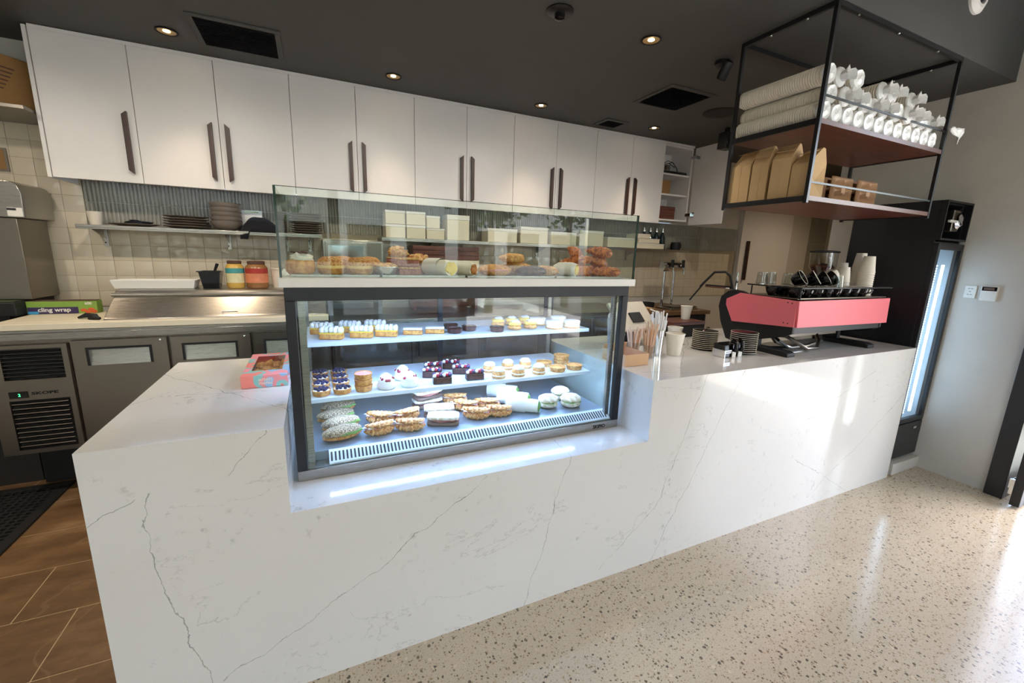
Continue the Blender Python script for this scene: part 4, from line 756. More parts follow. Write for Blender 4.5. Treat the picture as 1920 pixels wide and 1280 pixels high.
# ================================================================== black bottle fridge at the right
t = T('bottle_fridge', 'tall narrow black drinks fridge with lit glass door', 'fridge', (4.47, .3, .085)); FX0, FX1, FY0, FY1 = 4.292, 4.652, .03, .55
b = MB().box(FX0, FX0+.02, FY0+.03, FY1, .10, 1.91).box(FX1-.02, FX1, FY0+.03, FY1, .10, 1.91).box(FX0+.02, FX1-.02, FY1-.02, FY1, .10, 1.91).box(FX0+.02, FX1-.02, FY0+.03, FY1-.02, 1.89, 1.91).box(FX0+.02, FX1-.02, FY0+.03, FY1-.02, .36, .38).box(FX0+.02, FX1-.02, FY0+.03, FY1-.02, 1.63, 1.65).box(FX0+.02, FX1-.02, FY0+.03, FY0+.05, .10, .36); b.build('body', M['black'], t)
MB().box(FX0+.021, FX0+.024, FY0+.04, FY1-.021, .381, 1.629).box(FX1-.024, FX1-.021, FY0+.04, FY1-.021, .381, 1.629).box(FX0+.024, FX1-.024, FY1-.024, FY1-.021, .381, 1.629).box(FX0+.024, FX1-.024, FY0+.04, FY1-.024, .381, .384).build('liner', M['shelfw'], t)
b = MB().box(FX0, FX0+.035, FY0, FY0+.028, .375, 1.64).box(FX1-.035, FX1, FY0, FY0+.028, .375, 1.64).box(FX0+.035, FX1-.035, FY0, FY0+.028, 1.60, 1.64).box(FX0+.035, FX1-.035, FY0, FY0+.028, .375, .41); d = b.build('door', M['black'], t, bevel=.002); MB().box(FX0+.035, FX1-.035, FY0+.010, FY0+.016, .41, 1.60).build('pane', M['glass'], d)
MB().box(FX0, FX1, FY0, FY0+.028, .11, .368).build('lower_panel', M['black'], t, bevel=.002); MB().box(4.52, 4.56, FY0-.008, FY0, .32, .335).build('latch', M['chrome'], t)
MB().box(FX0, FX0+.012, FY0, FY0+.029, 1.66, 1.91).box(FX1-.012, FX1, FY0, FY0+.029, 1.66, 1.91).box(FX0+.012, FX1-.012, FY0, FY0+.029, 1.898, 1.91).box(FX0+.012, FX1-.012, FY0, FY0+.029, 1.66, 1.672).build('top_box', M['black'], t); 
MB().box(4.44, 4.53, FY0+.012, FY0+.06, 1.72, 1.86).build('control_unit', M['dsteel'], t, bevel=.006); b = MB(); b.ell((4.49, FY0+.004, 1.79), (.035, .02, .05), 12, 8, amp=.5, fr=4); b.build('fan', M['chrome'], t); MB().box(4.36, 4.46, FY0-.004, FY0+.008, 1.775, 1.79).build('arm', M['white'], t); MB().tube([(4.5, FY0+.01, 1.86), (4.51, FY0+.004, 1.885), (4.53, FY0+.01, 1.85)], .003, 6).build('wire', M['blackm'], t)
MB().box(4.484, 4.506, FY0+.026, FY0+.034, .45, 1.50).build('led_tube', mat('fridge_led', (235, 242, 255), .5, emis=(190, 218, 255), es=FRLED), t)
b = MB()
for i in range(62): b.box(4.402, 4.412, FY0+.026, FY0+.031, .44+i*.0172, .44+i*.0172+.009)
tag(b.build('light_dots', mat('fridge_led_reflection', (220, 235, 255), .5, emis=(190, 218, 255), es=FRLED*.3), t, smooth=0), kind='stuff')  # glowing dots modelled in place of the led tube's reflection
for z in (.62, .86, 1.10, 1.34): MB().box(FX0+.03, FX1-.03, FY0+.12, FY1-.04, z, z+.006).build('shelf', M['glass'], t)
for x in (FX0+.03, FX1-.06): MB().box(x, x+.03, FY0+.06, FY1-.02, .0855, .10).build('foot', M['blackm'], t)
# wall plates
t = T('wall_switch', 'white square switch plate on the grey wall', 'switch', (XR, -.045, 1.27)); MB().box(XR-.009, XR, -.082, -.022, 1.285, 1.37).build('plate', M['white'], t, bevel=.003)
for z, y in ((1.35, -.045), (1.35, -.06), (1.33, -.052), (1.31, -.045), (1.31, -.06)): MB().box(XR-.0105, XR-.009, y-.005, y+.005, z-.002, z+.002).build('marking', M['dsteel'], t)
t = T('thermostat', 'white thermostat with dark screen on the grey wall', 'thermostat', (XR, -.14, 1.27)); MB().box(XR-.017, XR, -.185, -.105, 1.275, 1.372).build('case', M['white'], t, bevel=.003); MB().box(XR-.0178, XR-.017, -.18, -.11, 1.342, 1.368).build('screen', M['blackg'], t); MB().box(XR-.0185, XR-.0178, -.168, -.118, 1.347, 1.363).build('readout', M['dsteel'], t)

# ================================================================== coffee machine
MX0, MX1, MY0, MY1 = 3.03, 3.955, .10, .60
t = T('espresso_machine', 'black espresso machine with pink back and side panels', 'coffee machine', (3.49, .35, H))
prof = [(.10, 1.275), (.10, 1.09), (.14, 1.065), (.42, .985), (.455, .975), (.52, .985), (.575, 1.09), (.603, 1.19), (.592, 1.255), (.55, 1.29), (.505, 1.306), (.44, 1.302), (.40, 1.285)]
for x in (MX0, MX1-.02): MB().prism(prof, 'x', x, x+.02).build('side_frame', M['blackm'], t, bevel=.002)
MB().prism([(.104, 1.262), (.104, 1.085), (.41, 1.06), (.47, 1.09), (.47, 1.27), (.40, 1.28)], 'x', MX0+.02, MX1-.02).build('body', M['black'], t)
MB().prism([(.093, 1.277), (.090, 1.128), (.482, 1.104), (.54, 1.206), (.541, 1.243), (.449, 1.289)], 'x', MX0-.012, MX0-.001).build('side_panel', M['pink'], t, bevel=.002); MB().prism([(.093, 1.277), (.090, 1.128), (.482, 1.104), (.54, 1.206), (.541, 1.243), (.449, 1.289)], 'x', MX1+.001, MX1+.012).build('side_panel', M['pink'], t, bevel=.002)
MB().prism([(MX0-.012, 1.277), (MX1+.0, 1.281), (MX1+.014, 1.120), (MX0+.004, 1.126)], 'y', .080, .0925).build('back_panel', M['pink'], t, bevel=.002)
b = MB()
for y, z in ((.118, 1.262), (.142, 1.263), (.126, 1.146), (.150, 1.147)): b.lathe([(.0045, 0), (.004, .002), (0, .0022)], 10, (0, 0, 0)) if False else b.add([(MX0-.0126, y+.004*math.cos(a), z+.004*math.sin(a)) for a in [k*PI/4 for k in range(8)]] + [(MX0-.0138, y, z)], [(k, (k+1) % 8, 8) for k in range(8)])
b.build('screws', M['blackm'], t)
MB().box(MX0+.01, MX1+.0, .105, .43, 1.2835, 1.289).build('cup_tray', M['dsteel'], t)
MB().box(MX0+.03, MX1+.035, .094, .108, 1.342, 1.350).box(MX1+.021, MX1+.035, .108, .43, 1.342, 1.350).box(MX0+.016, MX0+.03, .094, .43, 1.342, 1.350).build('cup_rail', M['black'], t, bevel=.002)
for x, y in ((MX0+.023, .101), (MX0+.023, .40), (MX1+.027, .30)): MB().lathe([(.004, 1.285), (.004, 1.342)], 8, (x, y, 0)).build('rail_post', M['black'], t)
for x in (3.02, 3.85): MB().prism([(.10, H+.0005), (.45, H+.0005), (.45, H+.03), (.13, H+.032), (.10, H+.022)], 'x', x, x+.075).build('foot', M['blackm'], t, bevel=.004); 
for x in (3.04, 3.87): MB().box(x, x+.035, .30, .42, H+.031, 1.07).build('leg', M['blackm'], t)
MB().tube([(3.2, .32, 1.07), (3.22, .22, 1.03), (3.30, .16, .972), (3.42, .17, .966), (3.52, .22, 1.0), (3.58, .3, 1.07)], .011, 10).build('hose', M['dsteel'], t); MB().tube([(3.16, .33, 1.07), (3.17, .27, 1.0), (3.27, .24, .965), (3.45, .25, .964), (3.6, .25, .99), (3.66, .32, 1.07)], .012, 10).build('hose', M['steel'], t); MB().tube([(3.12, .3, 1.07), (3.12, .22, 1.02), (3.18, .2, .98), (3.14, .28, .965), (3.10, .4, .962)], .009, 8).build('hose', M['blackm'], t)
MB().box(3.20, 3.75, .25, .45, 1.03, 1.058).build('drip_tray', M['dsteel'], t)
MB().tube([(3.10, .57, 1.30), (3.10, .60, 1.385), (3.09, .63, 1.41), (3.07, .70, 1.405), (3.05, .76, 1.33), (3.04, .78, 1.30)], .008, 8).build('steam_wand', M['blackm'], t); MB().tube([(3.045, .77, 1.31), (3.03, .85, 1.20)], .006, 8).build('wand_tip', M['blackm'], t); MB().tube([(3.09, .58, 1.31), (3.06, .75, 1.31)], .010, 8).build('lever', M['chrome'], t); MB().lathe([(.009, 1.30), (.007, 1.41)], 10, (3.12, .56, 0)).build('tap_stem', M['chrome'], t)
for x in (3.3, 3.68): MB().lathe([(.035, 1.02), (.038, 1.06)], 20, (x, .53, 0)).build('group_head', M['chrome'], t)
# crockery on the machine
ZM = 1.2895
cu = T('black_cup', '', 'cup', (0, 0, 0), 0, 'black coffee cups on the machine'); MB().lathe([(0, .001), (.022, 0), (.024, .004), (.034, .018), (.041, .045), (.0415, .052)], 22, cap=False).build('body', M['blackg'], cu, w=False, smooth=50); MB().lathe([(.0415, .052), (.0405, .0535), (.0385, .052)], 22, cap=False).build('rim', M['porc'], cu, w=False); MB().lathe([(.0385, .052), (.037, .044), (.030, .014), (0, .006)], 22, cap=False).build('inside', M['blackg'], cu, w=False, smooth=50); b = MB(); b.tube([(.038, 0, .044), (.052, 0, .044), (.060, 0, .034), (.054, 0, .022), (.036, 0, .018)], .0042, 8); b.build('handle', M['blackg'], cu, w=False); CUP = Many(cu)
row = [3.10, 3.195, 3.29, 3.385, 3.48, 3.575, 3.67, 3.765]
for k, x in enumerate(row): CUP((x, .16, ZM), -2.0+.2*k, sc=1.1, label='black cup in the front row on the machine, %s from the left' % ORD[k])
for k, x in enumerate((3.09, 3.19, 3.30, 3.41, 3.53)): CUP((x, .285, ZM), 1.0+.3*k, sc=1.1, label='black cup in the back row on the machine, %s from the left' % ORD[k])
def tipped(x, y, z, r, lab): CUP((x, y, z), 0, lab, rot=(r[0], r[1], r[2]))
for k, (x, y) in enumerate(((3.15, .215), (3.25, .20), (3.36, .205), (3.46, .215))): CUP((x, y, ZM+.085), 0, 'black cup on its side showing pale rim, %s from the left' % ORD[k], rot=(1.0, 0, .3+.2*k))
tu = T('glass_tumbler', '', 'glass', (0, 0, 0), 0, 'small glass tumblers on the machine'); MB().lathe([(0, .0), (.027, 0), (.033, .072), (.0315, .072), (.0255, .008), (0, .008)], 20, cap=False).build('body', M['tumbler'], tu, w=False); MB().lathe([(.0335, .070), (.0335, .0735), (.031, .0735)], 20, cap=False).build('rim', M['chrome'], tu, w=False); TU = Many(tu)
for k, (x, y, z) in enumerate(((3.03+.05, .36, ZM+.062), (3.165, .365, ZM+.062), (3.30, .345, ZM+.058), (3.50, .37, ZM+.03), (3.475, .15, ZM+.055), (3.60, .385, ZM+.001))):
    TU((x, y, z), 0, 'upturned glass tumbler on the machine, %s from the left' % ORD[k], rot=(PI, 0, k)); 
for c in bpy.data.objects:
    if c.name.startswith('glass_tumbler'): c.location.z += .0735
o = T('espresso_cup', 'tilted white porcelain cup among the black cups', 'cup', (3.635, .27, ZM+.06)); b = MB(); b.M = Matrix.Rotation(PI-.2, 4, 'Y'); b.lathe([(0, .0), (.026, 0), (.038, .02), (.044, .05), (.043, .09), (.040, .09), (.040, .05), (.03, .01), (0, .008)], 22, (0, 0, -.1), cap=False); b.build('body', M['porc'], o, w=False, smooth=50)
pc = T('paper_cup', '', 'paper cup', (0, 0, 0), 0, 'white paper cups'); MB().lathe([(0, .006), (.028, .006), (.0285, 0), (.040, .095), (.0385, .095), (.0275, .008), (0, .008)], 24, cap=False).build('body', M['sleeve'], pc, w=False, smooth=50); MB().lathe([(.0395, .093), (.0418, .094), (.0418, .097), (.0395, .098)], 24, cap=False).build('rim', M['sleeve'], pc, w=False); PC = Many(pc)
def upside_stack(x, y, z, n, name, step=.0135, sc=1.0):
    for k in range(n): PC((x, y, z+.098*sc+k*step), 0, 'upturned paper cup in the %s, %s from the bottom' % (name, ORD[k]), rot=(PI, 0, k*.7), sc=sc)
upside_stack(3.745, .265, ZM+.02, 4, 'short cup stack on the machine', .02); upside_stack(3.86, .34, ZM, 9, 'half hidden cup stack on the machine', .0135); upside_stack(3.865, .195, ZM, 12, 'tall cup stack nearest the front', .0135, 1.05); upside_stack(3.94, .28, ZM, 13, 'tallest cup stack at the far right', .0145)
# grinder behind the machine
t = T('coffee_grinder', 'black coffee grinder with clear hopper behind the machine', 'grinder', (4.13, .62, H)); gx, gy = 4.13, .62
MB().box(gx-.085, gx+.085, gy-.10, gy+.12, H+.001, H+.03).build('base', M['black'], t, bevel=.008); MB().prism([(gy-.03, H+.031), (gy+.10, H+.031), (gy+.10, 1.37), (gy-.085, 1.37), (gy-.085, 1.28), (gy-.03, 1.25)], 'x', gx-.07, gx+.07).build('body', M['blackm'], t, bevel=.01); MB().lathe([(.05, 1.371), (.05, 1.40), (.088, 1.46), (.09, 1.565)], 24, (gx, gy, 0), cap=False).build('hopper', M['tumbler'], t); MB().lathe([(.096, 1.566), (.096, 1.578), (.05, 1.584), (0, 1.584)], 24, (gx, gy, 0)).build('lid', M['blackm'], t); MB().lathe([(.046, 1.39), (.08, 1.46), (.06, 1.475), (0, 1.49)], 20, (gx, gy, 0)).build('beans', M['choc'], t); MB().lathe([(.014, 1.41), (.014, 1.565)], 12, (gx-.02, gy-.06, 0)).build('column', M['chrome'], t)

# ================================================================== right counter things
sa = T('saucer', '', 'saucer', (0, 0, 0), 0, 'black saucers stacked on the counter'); MB().lathe([(0, .0005), (.04, 0), (.044, .004), (.072, .011), (.0725, .0125), (.044, .0065), (0, .006)], 32, cap=False).build('body', M['blackg'], sa, w=False, smooth=50); MB().lathe([(.0722, .0105), (.0745, .0115), (.0745, .0133), (.0715, .0135)], 32, cap=False).build('rim', M['porc'], sa, w=False); SA = Many(sa)
for k in range(11): SA((2.875, .275, H+.001+k*.0113), k, 'pale rimmed black saucer in the stack by the machine foot, %s from the bottom' % ORD[k])
for k in range(10): SA((2.735, .43, H+.001+k*.0113), k, 'pale rimmed black saucer in the stack nearer the paper cups, %s from the bottom' % ORD[k])
o = T('teaspoon', 'steel teaspoon on the saucers nearer the paper cups', 'spoon', (2.735, .43, H+.12)); MB().tube([(2.68, .40, H+.122), (2.74, .43, H+.124), (2.77, .45, H+.127)], [.004, .0025, .003], 6).build('stem', M['chrome'], o); MB().ell((2.785, .459, H+.126), (.016, .012, .004), 10, 6).build('bowl', M['chrome'], o)
PC((2.425, .37, H+.0005), 0, 'paper cup standing at front beside the straws', sc=1.28); PC((2.66, .60, H+.0005), 0, 'paper cup standing behind the front paper cup', sc=1.15); PC((3.02, .86, H+.11), 0, 'paper cup standing beside the machine on the knock box', sc=1.0)
o = T('knock_box', 'wooden tamping block with steel tray behind the saucers', 'tray', (2.93, .84, H)); MB().box(2.80, 3.09, .76, .94, H+.001, H+.085).build('body', M['blackm'], o, bevel=.006); MB().box(2.79, 3.10, .75, .95, H+.0855, H+.109).build('board', M['walnut'], o, bevel=.003)
o = T('straw_cup', 'steel tumbler holding white straws', 'tumbler', (2.315, .40, H)); MB().lathe([(0, .001), (.036, .001), (.043, .145), (.0415, .145), (.0345, .006), (0, .006)], 26, (2.315, .40, H), cap=False).build('body', M['chrome'], o)
def straws(cx, cy, n, r0, r1, z0, h0, h1, name, lab, cat, m, grp, rad, flat=False):
    for k in range(n):
        a = k*2.399; q = math.sqrt((k+.5)/n); x0, y0 = cx+r0*q*math.cos(a), cy+r0*q*math.sin(a); x1, y1 = cx+r1*q*math.cos(a), cy+r1*q*math.sin(a); z1 = random.uniform(h0, h1); o = T(name, lab, cat, (x0, y0, z0), 0, grp)
        b = MB(); b.tube([(x0, y0, z0), (x1, y1, z1)], rad, 4 if flat else 8, flat=.3 if flat else 1.0); b.build('shaft', m, o)
straws(2.315, .40, 24, .026, .052, H+.007, 1.13, 1.21, 'straw', 'white straw standing in the steel tumbler', 'straw', M['straw'], 'white straws in the steel tumbler', .0038)
o = T('stirrer_glass', 'small glass full of wooden stirrers', 'glass', (2.225, .355, H)); MB().lathe([(0, .001), (.028, .001), (.034, .075), (.0325, .075), (.027, .006), (0, .006)], 22, (2.225, .355, H), cap=False).build('body', M['tumbler'], o)
straws(2.225, .355, 16, .019, .046, H+.007, 1.11, 1.16, 'wooden_stirrer', 'pale wooden stirrer in the small glass', 'stirrer', M['stick'], 'wooden stirrers in the small glass', .0045, True)
o = T('fork_glass', 'glass of pale wooden cutlery behind the cardboard box', 'glass', (2.155, .40, H)); MB().lathe([(0, .001), (.028, .001), (.034, .085), (.0325, .085), (.027, .006), (0, .006)], 22, (2.155, .40, H), cap=False).build('body', M['tumbler'], o)
straws(2.155, .40, 14, .019, .05, H+.007, 1.09, 1.12, 'wooden_spoon', 'pale wooden spoon in the glass behind the cardboard box', 'spoon', mat('pale_spoon', (232, 200, 172), .7), 'wooden spoons in the glass', .007, True)
o = T('cardboard_tray', 'small open tan cardboard box at counter edge beside display case', 'box', (2.06, .30, H)); b = MB(); x0, x1, y0, y1, h = 1.965, 2.115, .235, .42, .06; b.box(x0, x1, y0, y1, H+.0008, H+.003).box(x0, x1, y0, y0+.003, H+.003, H+h).box(x0, x1, y1-.003, y1, H+.003, H+h).box(x0, x0+.003, y0+.003, y1-.003, H+.003, H+h).box(x1-.003, x1, y0+.003, y1-.003, H+.003, H+h); b.build('walls', mat('tan_card', (206, 164, 124), .8), o); b = MB(); b.M = Matrix.Translation((0, y1, H+h)) @ Matrix.Rotation(.5, 4, 'X'); b.box(x0, x1, -.003, 0, 0, .03); b.build('flap', mat('tan_card_flap', (212, 174, 134), .8), o)
o = T('card_terminal', 'pale grey card payment terminal standing on the counter', 'terminal', (2.13, .53, H)); b = MB(); b.M = Matrix.Translation((2.13, .53, H+.001)) @ Matrix.Rotation(-.12, 4, 'X'); b.box(-.036, .036, -.02, .02, 0, .20); b.build('body', mat('pale_grey_plastic', (196, 190, 180), .45), o, bevel=.008); b = MB(); b.M = Matrix.Translation((2.13, .53, H+.001)) @ Matrix.Rotation(-.12, 4, 'X'); b.lathe([(.030, -.018), (.034, .0), (.030, .018)], 18, (0, 0, .2), ax='y'); b.build('paper_roll', M['white'], o)
for z in (.05, .085): b = MB(); b.M = Matrix.Translation((2.13, .53, H+.001)) @ Matrix.Rotation(-.12, 4, 'X'); b.box(-.034, -.02, -.0215, -.0205, z, z+.010); b.build('rubber_pad', M['blackm'], o)
o = T('pos_screen', 'cream point of sale screen seen from behind', 'screen', (2.42, .72, H)); Mx = Matrix.Translation((2.40, .70, 1.12)) @ Matrix.Rotation(.15, 4, 'Z') @ Matrix.Rotation(-.75, 4, 'X')
b = MB(); b.M = Mx; b.box(-.17, .15, -.012, .012, -.10, .11); b.build('back_shell', mat('cream_plastic', (196, 186, 168), .4), o, bevel=.006); b = MB(); b.M = Mx; b.box(-.165, .145, .0125, .015, -.095, .105); b.build('display', M['blackg'], o); b = MB(); b.M = Mx; b.box(-.05, .05, -.022, -.0125, -.05, .02); b.build('vent_pad', M['blackm'], o); MB().tube([(2.41, .72, H+.004), (2.41, .72, 1.02), (2.40, .72, 1.09)], [.05, .03, .025], 14).build('stand', M['blackm'], o); MB().tube([(2.50, .67, 1.17), (2.55, .64, 1.15), (2.545, .63, 1.10), (2.50, .64, 1.06), (2.44, .70, 1.04)], .004, 8).build('cable', M['white'], o)
o = T('napkin_holder', 'low black counter caddy with two chrome ended bottles and cards', 'caddy', (2.71, .24, H)); b = MB(); b.box(2.645, 2.80, .215, .29, H+.001, H+.075); b.build('body', M['blackg'], o, bevel=.004)
for x in (2.715, 2.765): MB().tube([(x, .204, H+.035), (x, .198, H+.06), (x, .202, H+.088), (x, .225, H+.096)], .011, 10).build('clip', M['blackg'], o); MB().box(x-.014, x+.014, .206, .2105, H+.001, H+.034).build('card', M['white'], o)
MB().box(2.640, 2.644, .206, .29, H+.001, H+.044).box(2.644, 2.69, .206, .2095, H+.038, H+.044).box(2.644, 2.69, .206, .2095, H+.028, H+.032).build('wire_stand', M['chrome'], o)
# pastry box on the left of the counter
t = T('pastry_box', 'coral and teal printed pastry box with clear window', 'box', (.385, .63, H))
def boxprint():
    q = NT('printed_card'); n = q.n('TexNoise', Vector=q.obj(), Scale=11.0, Detail=1.0); q.set(q.b.inputs['Base Color'], q.ramp(n.outputs[0], [(.42, lin((248, 138, 124))), (.43, lin((148, 200, 190))), (.50, lin((150, 198, 190))), (.51, lin((244, 150, 152))), (.60, lin((246, 152, 150))), (.61, lin((156, 194, 222)))])); q.b.inputs['Roughness'].default_value = .5; return q.m
bp = boxprint(); bx0, bx1, by0, by1, bz = .312, .470, .445, .83, H+.046
b = MB().box(bx0, bx1, by0, by1, H+.001, H+.003).box(bx0, bx1, by0, by0+.002, H+.003, bz).box(bx0, bx1, by1-.002, by1, H+.003, bz).box(bx0, bx0+.002, by0+.002, by1-.002, H+.003, bz).box(bx1-.002, bx1, by0+.002, by1-.002, H+.003, bz); b.box(bx0, bx1, by0, by0+.08, bz, bz+.002).box(bx0, bx1, by1-.05, by1, bz, bz+.002).box(bx0, bx0+.028, by0+.08, by1-.05, bz, bz+.002).box(bx1-.022, bx1, by0+.08, by1-.05, bz, bz+.002); b.build('carton', bp, t)
MB().box(bx0+.028, bx1-.022, by0+.08, by1-.05, bz+.0002, bz+.001).build('window', M['plastic'], t)
for k in range(8): MB().ell((bx0+.045+.032*(k % 4)*.95, by0+.13+.11*(k//4)+.03*(k % 2), H+.024), (.022, .036, .018), 12, 7, amp=.3, seed=k).build('pastry', M['pastry'], t)
b = MB()
for r in range(2):
    for c in range(4):
        x = .372+c*.0115; z = H+.026-r*.014; b.box(x, x+.0025, by0-.0008, by0-.0001, z, z+.010).box(x+.0065, x+.009, by0-.0008, by0-.0001, z, z+.010).box(x+.0025, x+.0065, by0-.0008, by0-.0001, z+(.0075 if (r+c) % 2 else .0035), z+(.010 if (r+c) % 2 else .006))
b.build('lettering', mat('cream_print', (250, 214, 190), .5), t)
# ================================================================== back wall shelves and what stands on them
def wall_shelf(x0, x1, label, br):
    t = T('wall_shelf', label, 'shelf', ((x0+x1)/2, YW-.13, 1.565)); MB().box(x0, x1, 2.185, YW-.012, 1.566, 1.582).box(x0, x1, 2.185, 2.19, 1.556, 1.566).build('plank', M['steel'], t, bevel=.0015)
    for x in br: MB().box(x, x+.022, YW-.018, YW-.0135, 1.45, 1.565).prism([(2.21, 1.564), (YW-.019, 1.564), (YW-.019, 1.50)], 'x', x+.009, x+.013).build('bracket', M['steel'], t); 
    for x in br: MB().lathe([(.005, 0), (.004, .003), (0, .004)], 8, (x+.005, YW-.018, 1.535), ax='y').lathe([(.005, 0), (.004, .003), (0, .004)], 8, (x+.005, YW-.018, 1.475), ax='y').build('screws', M['dcase'], t)
wall_shelf(-.725, .66, 'stainless shelf holding plates and bowls under the cupboards', (-.68, .02, .56)); wall_shelf(1.09, 4.42, 'stainless shelf holding takeaway boxes and bottles', (1.5, 2.6, 3.72))
ZS = 1.5825
o = T('white_mug', 'white handleless cup at the left end of the shelf', 'cup', (-.675, 2.33, ZS)); MB().lathe([(0, .001), (.030, 0), (.038, .085), (.036, .085), (.028, .006), (0, .006)], 22, (-.675, 2.33, ZS), cap=False).build('body', M['porc'], o, smooth=50); MB().lathe([(.0375, .084), (.0385, .086), (.036, .0865)], 22, (-.675, 2.33, ZS), cap=False).build('rim', M['porc'], o)
pl = T('plate', '', 'plate', (0, 0, 0), 0, 'taupe stoneware plates on the shelf'); MB().lathe([(0, .001), (.085, 0), (.095, .006), (.140, .016), (.141, .019), (.094, .010), (0, .009)], 32, cap=False).build('body', M['plate'], pl, w=False, smooth=40); MB().lathe([(.075, 0), (.078, -.0008), (.085, .0005)], 28, cap=False).build('foot_ring', M['plate'], pl, w=False); PL = Many(pl)
PL((-.475, 2.315, ZS+.001), 0, 'single wide taupe plate beside the white cup', sc=.92)
for k in range(5): PL((-.19, 2.315, ZS+.001+k*.0165), 0, 'taupe plate in the stack of five, %s from the bottom' % ORD[k], sc=.92)
for k in range(9): PL((.555, 2.31, ZS+.001+k*.0165), 0, 'dark plate in the tall stack seen through the glass, %s from the bottom' % ORD[k], sc=.8)
o = T('dark_garnish', 'dark folded cloth lying on the single wide plate', 'cloth', (-.45, 2.31, ZS+.02)); MB().ell((-.45, 2.31, ZS+.028), (.075, .04, .010), 16, 8, amp=.5, fr=4).build('fold', M['navy'], o); MB().ell((-.47, 2.32, ZS+.040), (.03, .025, .006), 12, 6, amp=.5, fr=5).build('fold', M['navy'], o)
bw = T('bowl', '', 'bowl', (0, 0, 0), 0, 'taupe bowls in a stack'); MB().lathe([(0, .001), (.045, 0), (.075, .02), (.095, .045), (.0965, .062), (.093, .062), (.09, .045), (.07, .024), (0, .008)], 30, cap=False).build('body', M['plate'], bw, w=False, smooth=40); MB().lathe([(.0965, .060), (.0985, .061), (.0985, .063), (.093, .0635)], 30, cap=False).build('rim', M['plate'], bw, w=False); BW = Many(bw)
for k in range(5): BW((.045, 2.31, ZS+.001+k*.031), 0, 'taupe bowl in the stack of five, %s from the bottom' % ORD[k])
o = T('folded_cloth', 'crumpled black cloth hanging over the shelf edge', 'cloth', (.225, 2.28, ZS)); b = MB(); vs = []; fs = []; nx, ny = 19, 11
for j in range(ny):
    for i in range(nx):
        u, v = i/(nx-1), j/(ny-1); x = .135+.27*u; y = 2.178+.20*v; e = math.sin(PI*min(1, max(0, u)))*math.sin(PI*(.15+.8*v)) ; z = ZS+.004 + .13*max(0, e)**.7*(1-.55*u) + .022*noise.noise(Vector((u*5, v*4, 1.3)))*e
        if j == 0: z = ZS-.004 - (.05 if u < .22 else 0)
        vs.append((x, y, max(z, ZS+.001) if j else z))
for j in range(ny-1):
    for i in range(nx-1): k = j*nx+i; fs.append((k, k+1, k+nx+1, k+nx))
b.add(vs, fs); q = b.build('drape', M['navy'], o, smooth=80); q.modifiers.new('thick', 'SOLIDIFY').thickness = .004
o = T('white_carton', 'small white carton behind the black cloth', 'box', (.20, 2.40, ZS)); MB().box(.13, .26, 2.385, 2.43, ZS+.0005, ZS+.155).build('body', M['paper'], o, bevel=.002); MB().box(.15, .24, 2.3845, 2.385, ZS+.14, ZS+.148).build('slot', M['chrome'], o)
# takeaway boxes, seen through the topper
def takeaway(x, z, w, h, label, d=.16):
    o = T('takeaway_box', label, 'box', (x+w/2, 2.30, z), 0, 'cream takeaway boxes on the shelf'); MB().box(x+.002, x+w-.002, 2.215, 2.215+d, z+.0005, z+h*.8).build('base', M['board'], o, bevel=.003); MB().box(x, x+w, 2.213, 2.217+d, z+h*.8+.0003, z+h-.001).build('lid', M['paper'], o, bevel=.003)
for i in range(2):
    for k in range(2): takeaway(1.125+i*.165, ZS+k*.108, .158, .107, 'cream takeaway box, %s stack from the left, %s layer' % (ORD[i], ('lower', 'upper')[k]))
takeaway(1.455, ZS, .155, .09, 'lower cream takeaway box in the third stack'); takeaway(1.455, ZS+.0905, .115, .10, 'narrow upper cream takeaway box in the third stack'); takeaway(1.63, ZS, .20, .21, 'tall cream takeaway box right of the stacks')
for k in range(4): takeaway(2.0+k*.32, ZS, .29, .12+.03*(k % 2), 'wide cream takeaway box along the shelf, %s from the left' % ORD[k])
for k, (x, z, w, h) in enumerate(((3.30, 0, .36, .10), (3.66, 0, .40, .055), (3.70, .0555, .29, .05), (3.66, .1058, .20, .045))): takeaway(x, ZS+z, w, h, ['wide cream box left of the stepped pile', 'bottom cream box of the stepped pile by the bottles', 'middle cream box of the stepped pile by the bottles', 'top cream box of the stepped pile by the bottles'][k])
sb = T('syrup_bottle', '', 'bottle', (0, 0, 0), 0, 'dark syrup bottles with pumps'); MB().lathe([(0, 0), (.032, 0), (.033, .01), (.033, .13), (.014, .17), (.013, .19)], 20, cap=False).build('body', mat('dark_green_glass', (30, 44, 42), .08), sb, w=False, smooth=40); b = MB(); b.lathe([(.015, .188), (.015, .205), (.006, .208), (.006, .235), (0, .236)], 14).tube([(0, 0, .232), (-.0, -.03, .236), (0, -.045, .228)], .004, 8); b.build('pump', M['chrome'], sb, w=False); SB = Many(sb)
for k, x in enumerate((3.93, 4.02, 4.11, 4.20)): SB((x, 2.402, ZS), 0, 'syrup bottle with silver pump, %s from the left' % ORD[k])
o = T('black_jug', 'black pot with handle at right end of the shelf', 'jug', (4.32, 2.31, ZS)); MB().lathe([(0, .001), (.05, 0), (.056, .05), (.05, .085), (.046, .085), (.05, .05), (.045, .006), (0, .006)], 24, (4.32, 2.31, ZS), cap=False).build('body', M['blackm'], o, smooth=50); MB().tube([(4.372, 2.31, ZS+.07), (4.40, 2.31, ZS+.065), (4.40, 2.31, ZS+.025), (4.374, 2.31, ZS+.025)], .005, 8).build('handle', M['blackm'], o)
